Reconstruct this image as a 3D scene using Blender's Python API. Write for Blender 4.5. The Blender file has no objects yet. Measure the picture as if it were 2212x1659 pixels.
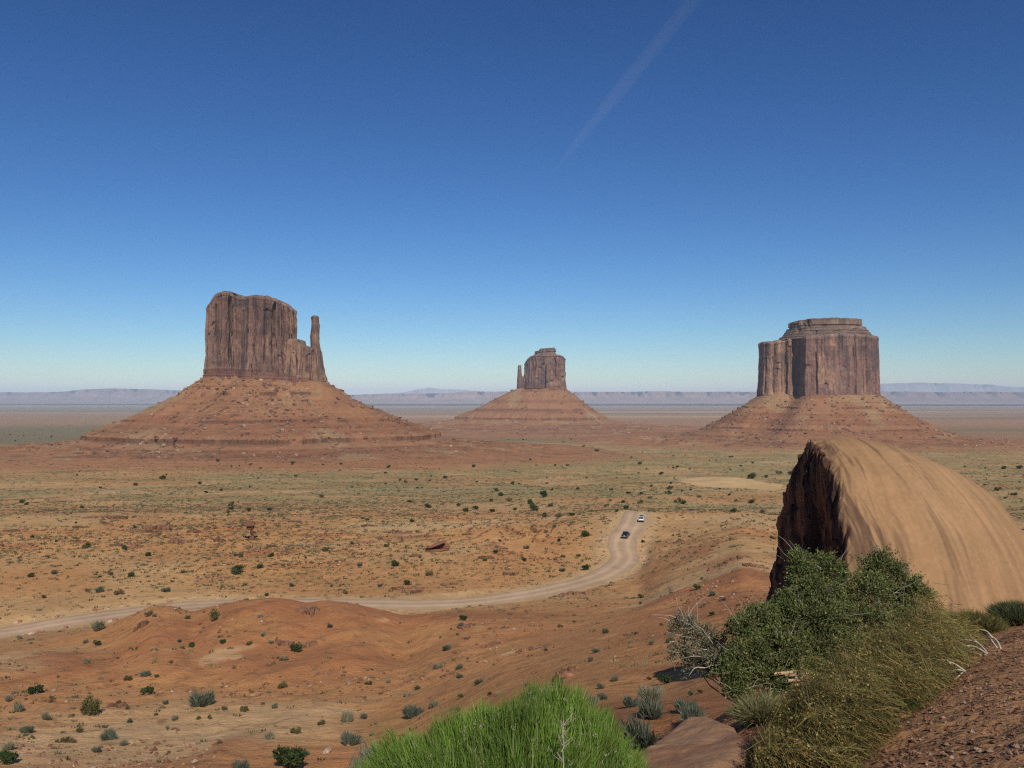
import bpy, bmesh, math, random
import numpy as np
from mathutils import Vector, Matrix, noise as mnoise

C = bpy.context.scene.collection
scene = bpy.context.scene
PI = math.pi

# ------------------------------------------------------------------ camera, world, sun, exposure
SUN_AZ = math.radians(-12.0)      # heading in which shadows fall (0 = straight ahead, + = to the right)
SUN_EL = math.radians(41.0)
cam_d = bpy.data.cameras.new("camera")
cam_d.sensor_width = 36.0
cam_d.lens = 36.0 * 1840.0 / 2212.0
cam_d.clip_start = 0.05
cam_d.clip_end = 300000.0
cam = bpy.data.objects.new("camera", cam_d)
C.objects.link(cam)
cam.location = (0, 0, 0)
cam.rotation_euler = (math.radians(90.0 + 0.794), 0, 0)
scene.camera = cam

world = bpy.data.worlds.new("World")
scene.world = world
world.use_nodes = True
wn = world.node_tree
for n in list(wn.nodes):
    wn.nodes.remove(n)
w_out = wn.nodes.new("ShaderNodeOutputWorld")
w_bg = wn.nodes.new("ShaderNodeBackground")
w_sky = wn.nodes.new("ShaderNodeTexSky")
w_sky.sky_type = 'NISHITA'
w_sky.sun_disc = False
w_sky.sun_elevation = SUN_EL
w_sky.sun_rotation = SUN_AZ + PI      # the sun stands behind the camera
w_sky.altitude = 1700.0
w_sky.air_density = 1.25
w_sky.dust_density = 0.0
w_sky.ozone_density = 7.0
w_hs = wn.nodes.new("ShaderNodeHueSaturation")
w_hs.inputs['Saturation'].default_value = 1.10
w_hs.inputs['Value'].default_value = 0.55
w_gm = wn.nodes.new("ShaderNodeGamma")      # clear, dry high-desert sky: deep overhead, pale low down
w_gm.inputs['Gamma'].default_value = 1.35
w_bg.inputs['Strength'].default_value = 0.092
wn.links.new(w_sky.outputs[0], w_hs.inputs['Color'])
wn.links.new(w_hs.outputs[0], w_gm.inputs['Color'])
wn.links.new(w_gm.outputs[0], w_bg.inputs['Color'])
wn.links.new(w_bg.outputs[0], w_out.inputs['Surface'])

sun_d = bpy.data.lights.new("sun", 'SUN')
sun_d.energy = 4.2
sun_d.angle = math.radians(0.53)
sun_d.color = (1.0, 0.93, 0.82)
sun = bpy.data.objects.new("sun", sun_d)
C.objects.link(sun)
sdir = Vector((math.sin(SUN_AZ) * math.cos(SUN_EL), math.cos(SUN_AZ) * math.cos(SUN_EL), -math.sin(SUN_EL)))
sun.rotation_euler = sdir.to_track_quat('-Z', 'Y').to_euler()
sun.location = (0, -30, 60)

scene.view_settings.view_transform = 'Standard'
scene.view_settings.look = 'None'
scene.view_settings.exposure = 0.0
scene.view_settings.gamma = 1.0
scene.cycles.use_denoising = False       # keep the fine grain of rock and scrub
scene.cycles.filter_width = 1.25
scene.cycles.sample_clamp_indirect = 1.5
scene.cycles.max_bounces = 6
scene.cycles.diffuse_bounces = 3
scene.cycles.volume_bounces = 1
scene.cycles.transparent_max_bounces = 8

# ------------------------------------------------------------------ numbers and noise
FPX, CX, HY = 1840.0, 1106.0, 855.0     # survey constants: bearing and dip read as fractions of FPX


def bearing(x):
    return (x - CX) / FPX


def dip(y):
    return (y - HY) / FPX


def place(x, y, d):
    return np.array([bearing(x) * d, d, -dip(y) * d])


def _hash(ix, iy, seed):
    h = (ix.astype(np.int64) * 374761393 + iy.astype(np.int64) * 668265263 + seed * 1274126177) & 0xFFFFFFFF
    h = ((h ^ (h >> 13)) * 1274126177) & 0xFFFFFFFF
    h = (h ^ (h >> 16)) & 0xFFFFFFFF
    return h.astype(np.float64) / 4294967295.0 * 2.0 - 1.0


def vnoise(x, y, seed=0):
    xf = np.floor(x); yf = np.floor(y)
    fx = x - xf; fy = y - yf
    ux = fx * fx * fx * (fx * (fx * 6 - 15) + 10); uy = fy * fy * fy * (fy * (fy * 6 - 15) + 10)
    xi = xf.astype(np.int64); yi = yf.astype(np.int64)
    a = _hash(xi, yi, seed); b = _hash(xi + 1, yi, seed); c = _hash(xi, yi + 1, seed); d = _hash(xi + 1, yi + 1, seed)
    return (a + (b - a) * ux) * (1 - uy) + (c + (d - c) * ux) * uy


def fbm(x, y, wl, octs, seed=0, gain=0.5, sp=None, ridged=False):
    """fractal noise in about [-1, 1]; octaves finer than the mesh spacing sp fade out"""
    x = np.asarray(x, float); y = np.asarray(y, float)
    tot = np.zeros(np.broadcast(x, y).shape); amp = 1.0; norm = 0.0
    ca, sa = math.cos(0.6), math.sin(0.6)
    xx, yy = x / wl, y / wl
    for k in range(octs):
        v = vnoise(xx + 17.3 * k, yy - 9.1 * k, seed + k)
        if ridged:
            v = 1.0 - 2.0 * np.abs(v)
        if sp is not None:
            v = v * np.clip((wl / 2 ** k) / sp / 2.0 - 0.7, 0, 1)
        tot += amp * v
        norm += amp
        amp *= gain
        xx, yy = (ca * xx - sa * yy) * 2.03, (sa * xx + ca * yy) * 2.03
    return tot / norm


def sstep(a, b, x):
    t = np.clip((np.asarray(x, float) - a) / (b - a), 0, 1)
    return t * t * (3 - 2 * t)


def mixc(a, b, m):
    return a * (1 - m[..., None]) + b * m[..., None]


# ------------------------------------------------------------------ mesh helpers
def mesh_data(name, V, F, mat=None, col=None, smooth=True):
    """F: list of int arrays (n,3) or (n,4); col: one colour per vertex"""
    me = bpy.data.meshes.new(name)
    V = np.asarray(V, dtype=np.float32)
    F = [np.asarray(f, dtype=np.int32) for f in (F if isinstance(F, list) else [F]) if len(f)]
    me.vertices.add(len(V))
    me.vertices.foreach_set("co", V.ravel())
    nl = sum(f.size for f in F); nf = sum(len(f) for f in F)
    me.loops.add(nl)
    me.loops.foreach_set("vertex_index", np.concatenate([f.ravel() for f in F]))
    starts, tot, o = [], [], 0
    for f in F:
        k = f.shape[1]
        starts.append(o + np.arange(len(f), dtype=np.int32) * k)
        tot.append(np.full(len(f), k, dtype=np.int32))
        o += f.size
    me.polygons.add(nf)
    me.polygons.foreach_set("loop_start", np.concatenate(starts).astype(np.int32))
    me.polygons.foreach_set("loop_total", np.concatenate(tot).astype(np.int32))
    me.polygons.foreach_set("use_smooth", np.full(nf, smooth, dtype=bool))
    me.update(calc_edges=True)
    if col is not None:
        a = me.color_attributes.new("Col", 'FLOAT_COLOR', 'POINT')
        cc = np.ones((len(V), 4), dtype=np.float32)
        cc[:, :3] = col
        a.data.foreach_set("color", cc.ravel())
    if mat is not None:
        me.materials.append(mat)
    return me


def link(name, me, parent=None):
    o = bpy.data.objects.new(name, me)
    C.objects.link(o)
    if parent is not None:
        o.parent = parent
    return o


def tag(o, label=None, cat=None, group=None, kind=None):
    if label: o["label"] = label
    if cat: o["category"] = cat
    if group: o["group"] = group
    if kind: o["kind"] = kind
    return o


def empty(name, loc, label, cat, group=None, rz=0.0):
    o = bpy.data.objects.new(name, None)
    o.empty_display_size = 0.2
    C.objects.link(o)
    o.location = loc
    o.rotation_euler = (0, 0, rz)
    return tag(o, label, cat, group)


def grid_faces(nu, nv, wrap=False, flip=False):
    """faces of a grid whose vertex index is i*nv + j"""
    iu = np.arange(nu if wrap else nu - 1); jv = np.arange(nv - 1)
    I, J = np.meshgrid(iu, jv, indexing='ij')
    I2 = (I + 1) % nu
    f = np.stack([I * nv + J, I2 * nv + J, I2 * nv + J + 1, I * nv + J + 1], -1).reshape(-1, 4)
    return f[:, ::-1] if flip else f


def tube_set(lines, radii, sides=5):
    """lines: list of (n,3) arrays; radii: list of (start, end). Returns V, F of joined tapered tubes"""
    Vs, Fs, o = [], [], 0
    for P, (r0, r1) in zip(lines, radii):
        P = np.asarray(P, float); n = len(P)
        T = np.gradient(P, axis=0); T /= np.linalg.norm(T, axis=1)[:, None] + 1e-9
        ref = np.array([0.31, 0.52, 0.79]) if abs(T[0, 2]) < 0.9 else np.array([1.0, 0.2, 0.1])
        A = np.cross(T, ref); A /= np.linalg.norm(A, axis=1)[:, None] + 1e-9
        B = np.cross(T, A)
        r = np.linspace(r0, r1, n)
        th = np.arange(sides) * 2 * PI / sides
        V = P[:, None] + (A[:, None] * np.cos(th)[None, :, None] + B[:, None] * np.sin(th)[None, :, None]) * r[:, None, None]
        Vs.append(V.reshape(-1, 3))
        f = np.array([[i * sides + j, i * sides + (j + 1) % sides, (i + 1) * sides + (j + 1) % sides, (i + 1) * sides + j]
                      for i in range(n - 1) for j in range(sides)]) + o
        Fs.append(f)
        o += n * sides
    return np.concatenate(Vs), np.concatenate(Fs)


# ------------------------------------------------------------------ materials
def new_mat(name):
    m = bpy.data.materials.new(name)
    m.use_nodes = True
    nt = m.node_tree
    b = nt.nodes["Principled BSDF"]
    return m, nt, b


def attr_mat(name, rough=0.95, scales=((0.6, .25), (6.0, .25)), bump=((1.0, 0.3, 0.5),), spec=0.15, stretch=(1, 1, 1), translucent=0.0):
    """albedo attribute multiplied by fine object-space noise, with bump"""
    m, nt, b = new_mat(name)
    L = nt.links
    at = nt.nodes.new("ShaderNodeAttribute"); at.attribute_name = "Col"
    tc = nt.nodes.new("ShaderNodeTexCoord")
    mp = nt.nodes.new("ShaderNodeMapping"); mp.inputs['Scale'].default_value = stretch
    L.new(tc.outputs['Object'], mp.inputs['Vector'])
    cur = at.outputs['Color']
    for sc, amt in scales:
        nz = nt.nodes.new("ShaderNodeTexNoise")
        nz.inputs['Scale'].default_value = sc; nz.inputs['Detail'].default_value = 4.0; nz.inputs['Roughness'].default_value = 0.6
        L.new(mp.outputs[0], nz.inputs['Vector'])
        mr = nt.nodes.new("ShaderNodeMapRange")
        mr.inputs['From Min'].default_value = 0.25; mr.inputs['From Max'].default_value = 0.75
        mr.inputs['To Min'].default_value = 1.0 - amt; mr.inputs['To Max'].default_value = 1.0 + amt
        L.new(nz.outputs['Fac'], mr.inputs['Value'])
        mx = nt.nodes.new("ShaderNodeMix"); mx.data_type = 'RGBA'; mx.blend_type = 'MULTIPLY'
        mx.inputs[0].default_value = 1.0
        L.new(cur, mx.inputs[6]); L.new(mr.outputs[0], mx.inputs[7])
        cur = mx.outputs[2]
    L.new(cur, b.inputs['Base Color'])
    b.inputs['Roughness'].default_value = rough
    b.inputs['Specular IOR Level'].default_value = spec
    prev = None
    for sc, strength, dist in bump:
        nz = nt.nodes.new("ShaderNodeTexNoise")
        nz.inputs['Scale'].default_value = sc; nz.inputs['Detail'].default_value = 6.0; nz.inputs['Roughness'].default_value = 0.65
        L.new(mp.outputs[0], nz.inputs['Vector'])
        bp = nt.nodes.new("ShaderNodeBump")
        bp.inputs['Strength'].default_value = strength; bp.inputs['Distance'].default_value = dist
        L.new(nz.outputs['Fac'], bp.inputs['Height'])
        if prev is not None:
            L.new(prev, bp.inputs['Normal'])
        prev = bp.outputs[0]
    if prev is not None:
        L.new(prev, b.inputs['Normal'])
    if translucent > 0:
        out = nt.nodes["Material Output"]
        tr = nt.nodes.new("ShaderNodeBsdfTranslucent")
        L.new(cur, tr.inputs['Color'])
        ms = nt.nodes.new("ShaderNodeMixShader"); ms.inputs[0].default_value = translucent
        L.new(b.outputs[0], ms.inputs[1]); L.new(tr.outputs[0], ms.inputs[2])
        L.new(ms.outputs[0], out.inputs['Surface'])
    return m


def plain_mat(name, col, rough=0.5, metal=0.0, spec=0.5):
    m, nt, b = new_mat(name)
    nz = nt.nodes.new("ShaderNodeTexNoise"); nz.inputs['Scale'].default_value = 9.0
    mr = nt.nodes.new("ShaderNodeMapRange"); mr.inputs['To Min'].default_value = 0.85; mr.inputs['To Max'].default_value = 1.1
    mx = nt.nodes.new("ShaderNodeMix"); mx.data_type = 'RGBA'; mx.blend_type = 'MULTIPLY'; mx.inputs[0].default_value = 1.0
    mx.inputs[6].default_value = (*col, 1)
    nt.links.new(nz.outputs['Fac'], mr.inputs['Value']); nt.links.new(mr.outputs[0], mx.inputs[7])
    nt.links.new(mx.outputs[2], b.inputs['Base Color'])
    b.inputs['Roughness'].default_value = rough; b.inputs['Metallic'].default_value = metal
    b.inputs['Specular IOR Level'].default_value = spec
    return m


M_GROUND = attr_mat("desert_soil", 0.97, ((0.045, .10), (0.5, .12), (5.0, .16), (40.0, .14)), ((0.35, 0.5, 1.2), (1.6, 0.6, 0.35), (9.0, 0.5, 0.06), (60.0, 0.5, 0.012)))
M_ROAD = attr_mat("graded_dirt", 0.97, ((0.12, .10), (1.2, .08)), ((1.5, 0.2, 0.1),))
M_CLIFF = attr_mat("varnished_sandstone", 0.92, ((0.03, .20), (0.16, .30), (0.7, .25)), ((0.09, 0.8, 7.0), (0.4, 0.8, 2.2)), stretch=(1, 1, .4))
M_TALUS = attr_mat("red_talus", 0.97, ((0.02, .12), (0.12, .16), (0.6, .22)), ((0.05, 0.5, 5.0), (0.3, 0.7, 2.2)))
M_ROCK = attr_mat("red_rock", 0.95, ((0.5, .2), (4.0, .2), (20.0, .15)), ((1.5, 0.6, 0.3), (12.0, 0.5, 0.05)))
M_FAR = attr_mat("far_plateau_rock", 0.97, ((0.0006, .15), (0.004, .2)), ())
M_LEAF = attr_mat("desert_foliage", 0.9, ((3.0, .15),), (), spec=0.05, translucent=0.18)
M_BLADE = attr_mat("green_stems", 0.75, ((2.0, .12),), (), spec=0.25, translucent=0.3)
M_WOOD = attr_mat("weathered_wood", 0.9, ((4.0, .2), (60.0, .2)), ((40.0, 0.4, 0.01),))

# ------------------------------------------------------------------ the lie of the land
# profile columns: bearing column -> {distance: height or ('y', dip pixel)}
FAR = {340: -47.5, 400: -53, 500: -60.5, 700: -69.5, 1000: -82.5, 1500: -100, 2200: -119, 3500: -140, 6000: -166, 12000: -203, 25000: -250, 70000: -300}
NEARL = {1.0: -1.6, 1.5: -1.72, 3: -2.45, 4.4: -3.1, 5.5: -3.75, 8: -5.4, 12: -7.6, 18: -10.6, 27: -15, 40: -21, 60: -28.6, 80: -33.0, 110: -38.2}


def colspec(x):
    t = bearing(x)
    pl = lambda Y: -1.2 + (0.25 * t - 0.285) * Y if t > -0.2 else None
    return t


COLS = {}
for x, yc in ((-900, 1392), (0, 1392), (116, 1379), (240, 1339), (333, 1295), (375, 1299), (418, 1312), (450, 1301), (484, 1291), (560, 1281),
              (610, 1281), (668, 1300), (712, 1289), (755, 1293), (813, 1312), (872, 1328)):
    d = dict(NEARL)
    d[140] = ('y', min(1415, max(1372, yc + 78)))
    d[165] = ('y', yc)
    d[180] = -47.2 if x > 250 else -49.6
    d[186] = -49.3
    d.update({200: -49.0, 225: -48.6, 255: -47.6, 290: -47.4, 310: -47.3})
    COLS[x] = d
n2 = {1.0: -1.5, 1.5: -1.65, 3: -2.05, 4.4: -2.4, 5.5: -2.78, 7: -3.7, 10: -6.0, 18: -10.4, 27: -14.2, 40: -19.0, 60: -24.5}
COLS[1000] = {**n2, 85: -29.8, 125: -37.0, 150: ('y', 1350), 180: -45.8, 200: -48.9, 225: -48.2, 255: -46.9, 290: -46.6, 310: -46.6}
n3 = {1.0: -1.45, 1.5: -1.6, 3: -1.95, 4.4: -2.3, 5.5: -2.62, 7: -3.2, 10: -4.9, 18: -8.3, 27: -11.3, 40: -15.2}
COLS[1133] = {**n3, 60: -20.8, 85: -27.5, 110: -32.6, 145: -39.5, 180: -45.6, 207: -48.9, 225: -48.3, 255: -46.2, 290: -45.0, 310: -45}
n4 = {1.0: -1.42, 1.5: -1.55, 3: -1.92, 5: -2.5, 8: -3.5, 12: -5.0, 15: -6.1}
COLS[1240] = {**n4, 18: -6.7, 30: -10.7, 55: -18.6, 85: -26.2, 125: -35.2, 170: -43.6, 214: -48.5, 240: -47.6, 265: -44.3, 290: -42.8, 310: -42.6}
COLS[1300] = {**n4, 18: -6.7, 30: -10.5, 55: -17.8, 85: -25.2, 125: -33.8, 180: -44.4, 226: -48.0, 245: -46.9, 265: -44.1, 285: -42.1, 305: -41.5, 315: -41.9}
COLS[1380] = {**n4, 18: -6.5, 28: -9.6, 75: -22.2, 132: -34.0, 190: -45.2, 215: -47.2, 228: -47.3, 245: -46.1, 262: -44.0, 282: -42.2, 305: -41.3, 316: -41.9, 330: -45.0}
COLS[1450] = {**n4, 18: -6.6, 25: -8.9, 75: -22.0, 140: -34.4, 200: -42.6, 228: -44.6, 275: -44.0, 305: -42.2, 315: -43.0, 330: -45.5}
n5 = {1.0: -1.4, 1.5: -1.5, 3: -1.75, 5.5: -2.35, 8: -2.9, 11: -3.75, 14: -5.0, 18: -6.4}
COLS[1600] = {**n5, 40: -11.9, 110: -26.6, 150: -32.2, 195: -36.6, 245: -39.3, 303: -41.3, 320: -43.5}
n6 = {1.0: -1.38, 1.5: -1.48, 3: -1.7, 5.5: -2.2, 8: -2.75, 11: -3.5, 14: -4.8, 18: -6.6, 24: -8.9, 31: -10.2, 45: -13.2}
COLS[1800] = {**n6, 80: -21, 110: -27.6, 150: -33.5, 245: -42.5, 303: -45.5}
n7 = {1.0: -1.3, 1.5: -1.38, 3: -1.6, 5.5: -1.98, 8: -2.35, 10.2: -2.75, 13: -4.1, 18: -6.6, 24: -8.9, 31: -10.0, 45: -13.4}
COLS[2050] = {**n7, 80: -22, 150: -35, 245: -44.5}
n8 = {1.0: -1.25, 1.5: -1.3, 3: -1.5, 5.5: -1.85, 8: -2.2, 10.5: -2.65, 13: -3.8, 18: -6.0, 24: -8.2, 31: -9.6, 45: -13.4}
COLS[2260] = {**n8, 80: -22, 150: -35, 245: -44.5}
COLS[3200] = {**n8, 80: -22, 150: -35, 245: -44.5}

_LY0, _LY1, _NLY = math.log(1.0), math.log(70000.0), 2200
_lY = np.linspace(_LY0, _LY1, _NLY)
_T0, _T1, _NT = -1.2, 1.2, 900
_tt = np.linspace(_T0, _T1, _NT)


def _build_table():
    xs = sorted(COLS)
    rows = []
    for x in xs:
        d = dict(FAR); d.update(COLS[x])
        ks = sorted(d)
        zs = [(-dip(d[k][1]) * k) if isinstance(d[k], tuple) else d[k] for k in ks]
        rows.append(np.interp(_lY, np.log(ks), zs))
    R = np.array(rows)
    ts = np.array([bearing(x) for x in xs])
    T = np.empty((_NT, _NLY))
    for j in range(_NLY):
        T[:, j] = np.interp(_tt, ts, R[:, j])
    def blur(A, n, ax):
        k = np.hanning(2 * n + 3)[1:-1]; k /= k.sum()
        return np.apply_along_axis(lambda v: np.convolve(np.pad(v, n, mode='edge'), k, mode='valid'), ax, A)
    T = blur(T, 9, 1)
    wide = blur(T, 40, 0)
    T = blur(T, 3, 0)
    w = sstep(math.log(95), math.log(150), _lY)[None]
    return wide * (1 - w) + T * w


TABLE = _build_table()


def table_z(t, Y):
    a = np.clip((t - _T0) / (_T1 - _T0) * (_NT - 1), 0, _NT - 1.001)
    b = np.clip((np.log(np.maximum(Y, 1.0)) - _LY0) / (_LY1 - _LY0) * (_NLY - 1), 0, _NLY - 1.001)
    i = a.astype(int); j = b.astype(int); fa = a - i; fb = b - j
    return (TABLE[i, j] * (1 - fa) + TABLE[i + 1, j] * fa) * (1 - fb) + (TABLE[i, j + 1] * (1 - fa) + TABLE[i + 1, j + 1] * fa) * fb


# road centre line in the valley (x, y, z)
_rp = [(-260, 1395, 168), (0, 1365, 180), (150, 1340, 188), (300, 1319, 196), (430, 1306, 201), (600, 1302, 201), (800, 1303, 200), (900, 1304, 200), (1000, 1300, 203),
       (1100, 1289, 207), (1200, 1271, 214), (1285, 1248, 224), (1330, 1226, 234), (1349, 1204, 245), (1342, 1182, 254), (1347, 1160, 264),
       (1366, 1131, 282), (1377, 1106, 303), (1402, 1109, 316), (1450, 1112, 326), (1510, 1108, 335), (1590, 1112, 346)]
_ctrl = np.array([place(*p) for p in _rp])


def catmull(P, n):
    out = []
    P = np.vstack([2 * P[0] - P[1], P, 2 * P[-1] - P[-2]])
    for i in range(1, len(P) - 2):
        for u in np.linspace(0, 1, n, endpoint=False):
            a, b, c, d = P[i - 1], P[i], P[i + 1], P[i + 2]
            out.append(0.5 * (2 * b + (c - a) * u + (2 * a - 5 * b + 4 * c - d) * u * u + (3 * b - 3 * c + d - a) * u ** 3))
    out.append(P[-2])
    return np.array(out)


ROAD = catmull(_ctrl, 9)
ROAD_HALF = 4.7


def road_near(X, Y):
    """distance to the road's centre line and the road's height there"""
    D = np.full(X.shape, 1e9); Z = np.zeros(X.shape)
    m = np.where((Y > 140) & (Y < 380) & (X > -200) & (X < 130))[0]
    for s in range(0, len(m), 40000):
        k = m[s:s + 40000]
        px = X[k][:, None]; py = Y[k][:, None]
        A = ROAD[:-1]; B = ROAD[1:]
        ab = B[:, :2] - A[:, :2]
        u = np.clip(((px - A[None, :, 0]) * ab[None, :, 0] + (py - A[None, :, 1]) * ab[None, :, 1]) / (ab ** 2).sum(1)[None], 0, 1)
        dx = px - (A[None, :, 0] + u * ab[None, :, 0]); dy = py - (A[None, :, 1] + u * ab[None, :, 1])
        d2 = dx * dx + dy * dy
        q = d2.argmin(1); ar = np.arange(len(k))
        D[k] = np.sqrt(d2[ar, q]); uu = u[ar, q]
        Z[k] = A[q, 2] * (1 - uu) + B[q, 2] * uu
    return D, Z


def spacing(r):
    r = np.asarray(r, float)
    return np.where(r < 450, np.maximum(r * 0.005, 0.02), np.where(r < 4500, r * 0.008, r * 0.03))


def terrain(X, Y, want=False):
    X = np.asarray(X, float).ravel(); Y = np.asarray(Y, float).ravel()
    r = np.hypot(X, Y)
    az = np.arctan2(X, Y)
    azc = np.clip(az, -0.84, 0.84)
    t = np.tan(azc)
    Ye = np.maximum(r * np.cos(azc), 0.2)
    z = table_z(t, np.maximum(Ye, 1.0))
    flat = sstep(0.9, 1.7, np.abs(az))
    z = z * (1 - flat) + (-1.55 - 0.004 * r) * flat
    sp = spacing(r)
    lr = np.log(np.maximum(r, 1.0))
    A = np.interp(lr, np.log([1, 8, 20, 60, 120, 175, 185, 250, 450, 1000, 3000, 12000, 70000]), [0, .02, .15, .8, 1.1, .9, .5, .7, 1.8, 2.5, 3, 5, 12])
    z = z + A * fbm(X, Y, 62, 5, 11, sp=sp)
    z = z + np.where(r > 420, sstep(420, 900, r) * 4.0, 0) * fbm(X, Y, 420, 3, 23, sp=sp)
    dune = sstep(380, 470, r) * (1 - sstep(900, 1200, r)) * sstep(-.08, .08, t)
    z = z + dune * (4.5 * fbm(X, Y, 135, 3, 27, sp=sp) + 1.6 * fbm(X, Y, 38, 3, 29, sp=sp))
    # gullied red hills below the overlook
    hill = sstep(60, 80, r) * (1 - sstep(158, 178, r)) * (1 - sstep(0.0, 0.12, t))
    rg = fbm(X + 9 * fbm(X, Y, 40, 2, 5), Y * 0.7, 30, 4, 41, gain=.55, sp=sp, ridged=True)
    z = z + hill * 1.3 * rg
    hill2 = sstep(25, 60, r) * (1 - sstep(255, 300, r)) * sstep(0.08, 0.2, t)
    rg2 = fbm(X, Y, 22, 4, 43, gain=.55, sp=sp, ridged=True)
    z = z + hill2 * 0.8 * rg2
    # low rock benches in the valley beyond the road
    b = sstep(222, 250, r) * (1 - sstep(330, 460, r)) * (1 - sstep(0.02, 0.10, t))
    bm = b * sstep(-0.12, 0.35, fbm(X, Y * 1.6, 75, 3, 71))
    hstep = 0.95
    zq = (z + 1.5 * fbm(X, Y, 26, 4, 73, sp=sp)) / hstep
    fr = zq - np.floor(zq)
    zt = (np.floor(zq) + sstep(0.40, 0.52, fr)) * hstep
    z = z + bm * 0.85 * (zt - zq * hstep)
    # broken ground and clods
    rough = np.interp(lr, np.log([1, 6, 15, 60, 200, 450, 1500]), [.012, .03, .06, .12, .22, .4, .5])
    z = z + rough * fbm(X, Y, 5.5, 4, 91, gain=.6, sp=sp)
    nearb = (r < 25)
    z = z + np.where(nearb, 0.022 * (1 - r / 25), 0) * fbm(X, Y, 0.22, 3, 95, gain=.6, sp=sp, ridged=True)
    # the sandstone shelf and its broken edge
    D, RZ = road_near(X, Y)
    shoulder = sstep(ROAD_HALF + 0.4, ROAD_HALF + 5.0, D)
    z = np.where(D < 1e8, RZ * (1 - shoulder) + z * shoulder, z)
    if want:
        return z, dict(r=r, t=t, D=D, hill=hill, hill2=hill2, rg=rg, rg2=rg2, bench=bm, fr=fr, sp=sp)
    return z


def ground_hit(xs, ys, rmin=2.0, rmax=6000.0):
    """where the bearing/dip of each survey reading first meets the ground; returns points and a mask"""
    xs = np.atleast_1d(np.asarray(xs, float)); ys = np.atleast_1d(np.asarray(ys, float))
    n = 900
    Ys = np.exp(np.linspace(math.log(rmin), math.log(rmax), n))
    bx = bearing(xs)[:, None] * Ys[None]; by = np.broadcast_to(Ys[None], bx.shape)
    zr = -dip(ys)[:, None] * Ys[None]
    h = terrain(bx, by).reshape(bx.shape)
    under = zr < h
    ok = under.any(1)
    k = np.where(ok, under.argmax(1), n - 1)
    k0 = np.maximum(k - 1, 0)
    ar = np.arange(len(xs))
    d0 = (zr - h)[ar, k0]; d1 = (zr - h)[ar, k]
    u = np.clip(d0 / (d0 - d1 + 1e-9), 0, 1)
    Yh = Ys[k0] * (1 - u) + Ys[k] * u
    X = bearing(xs) * Yh
    return np.stack([X, Yh, terrain(X, Yh)], 1), ok


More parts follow.
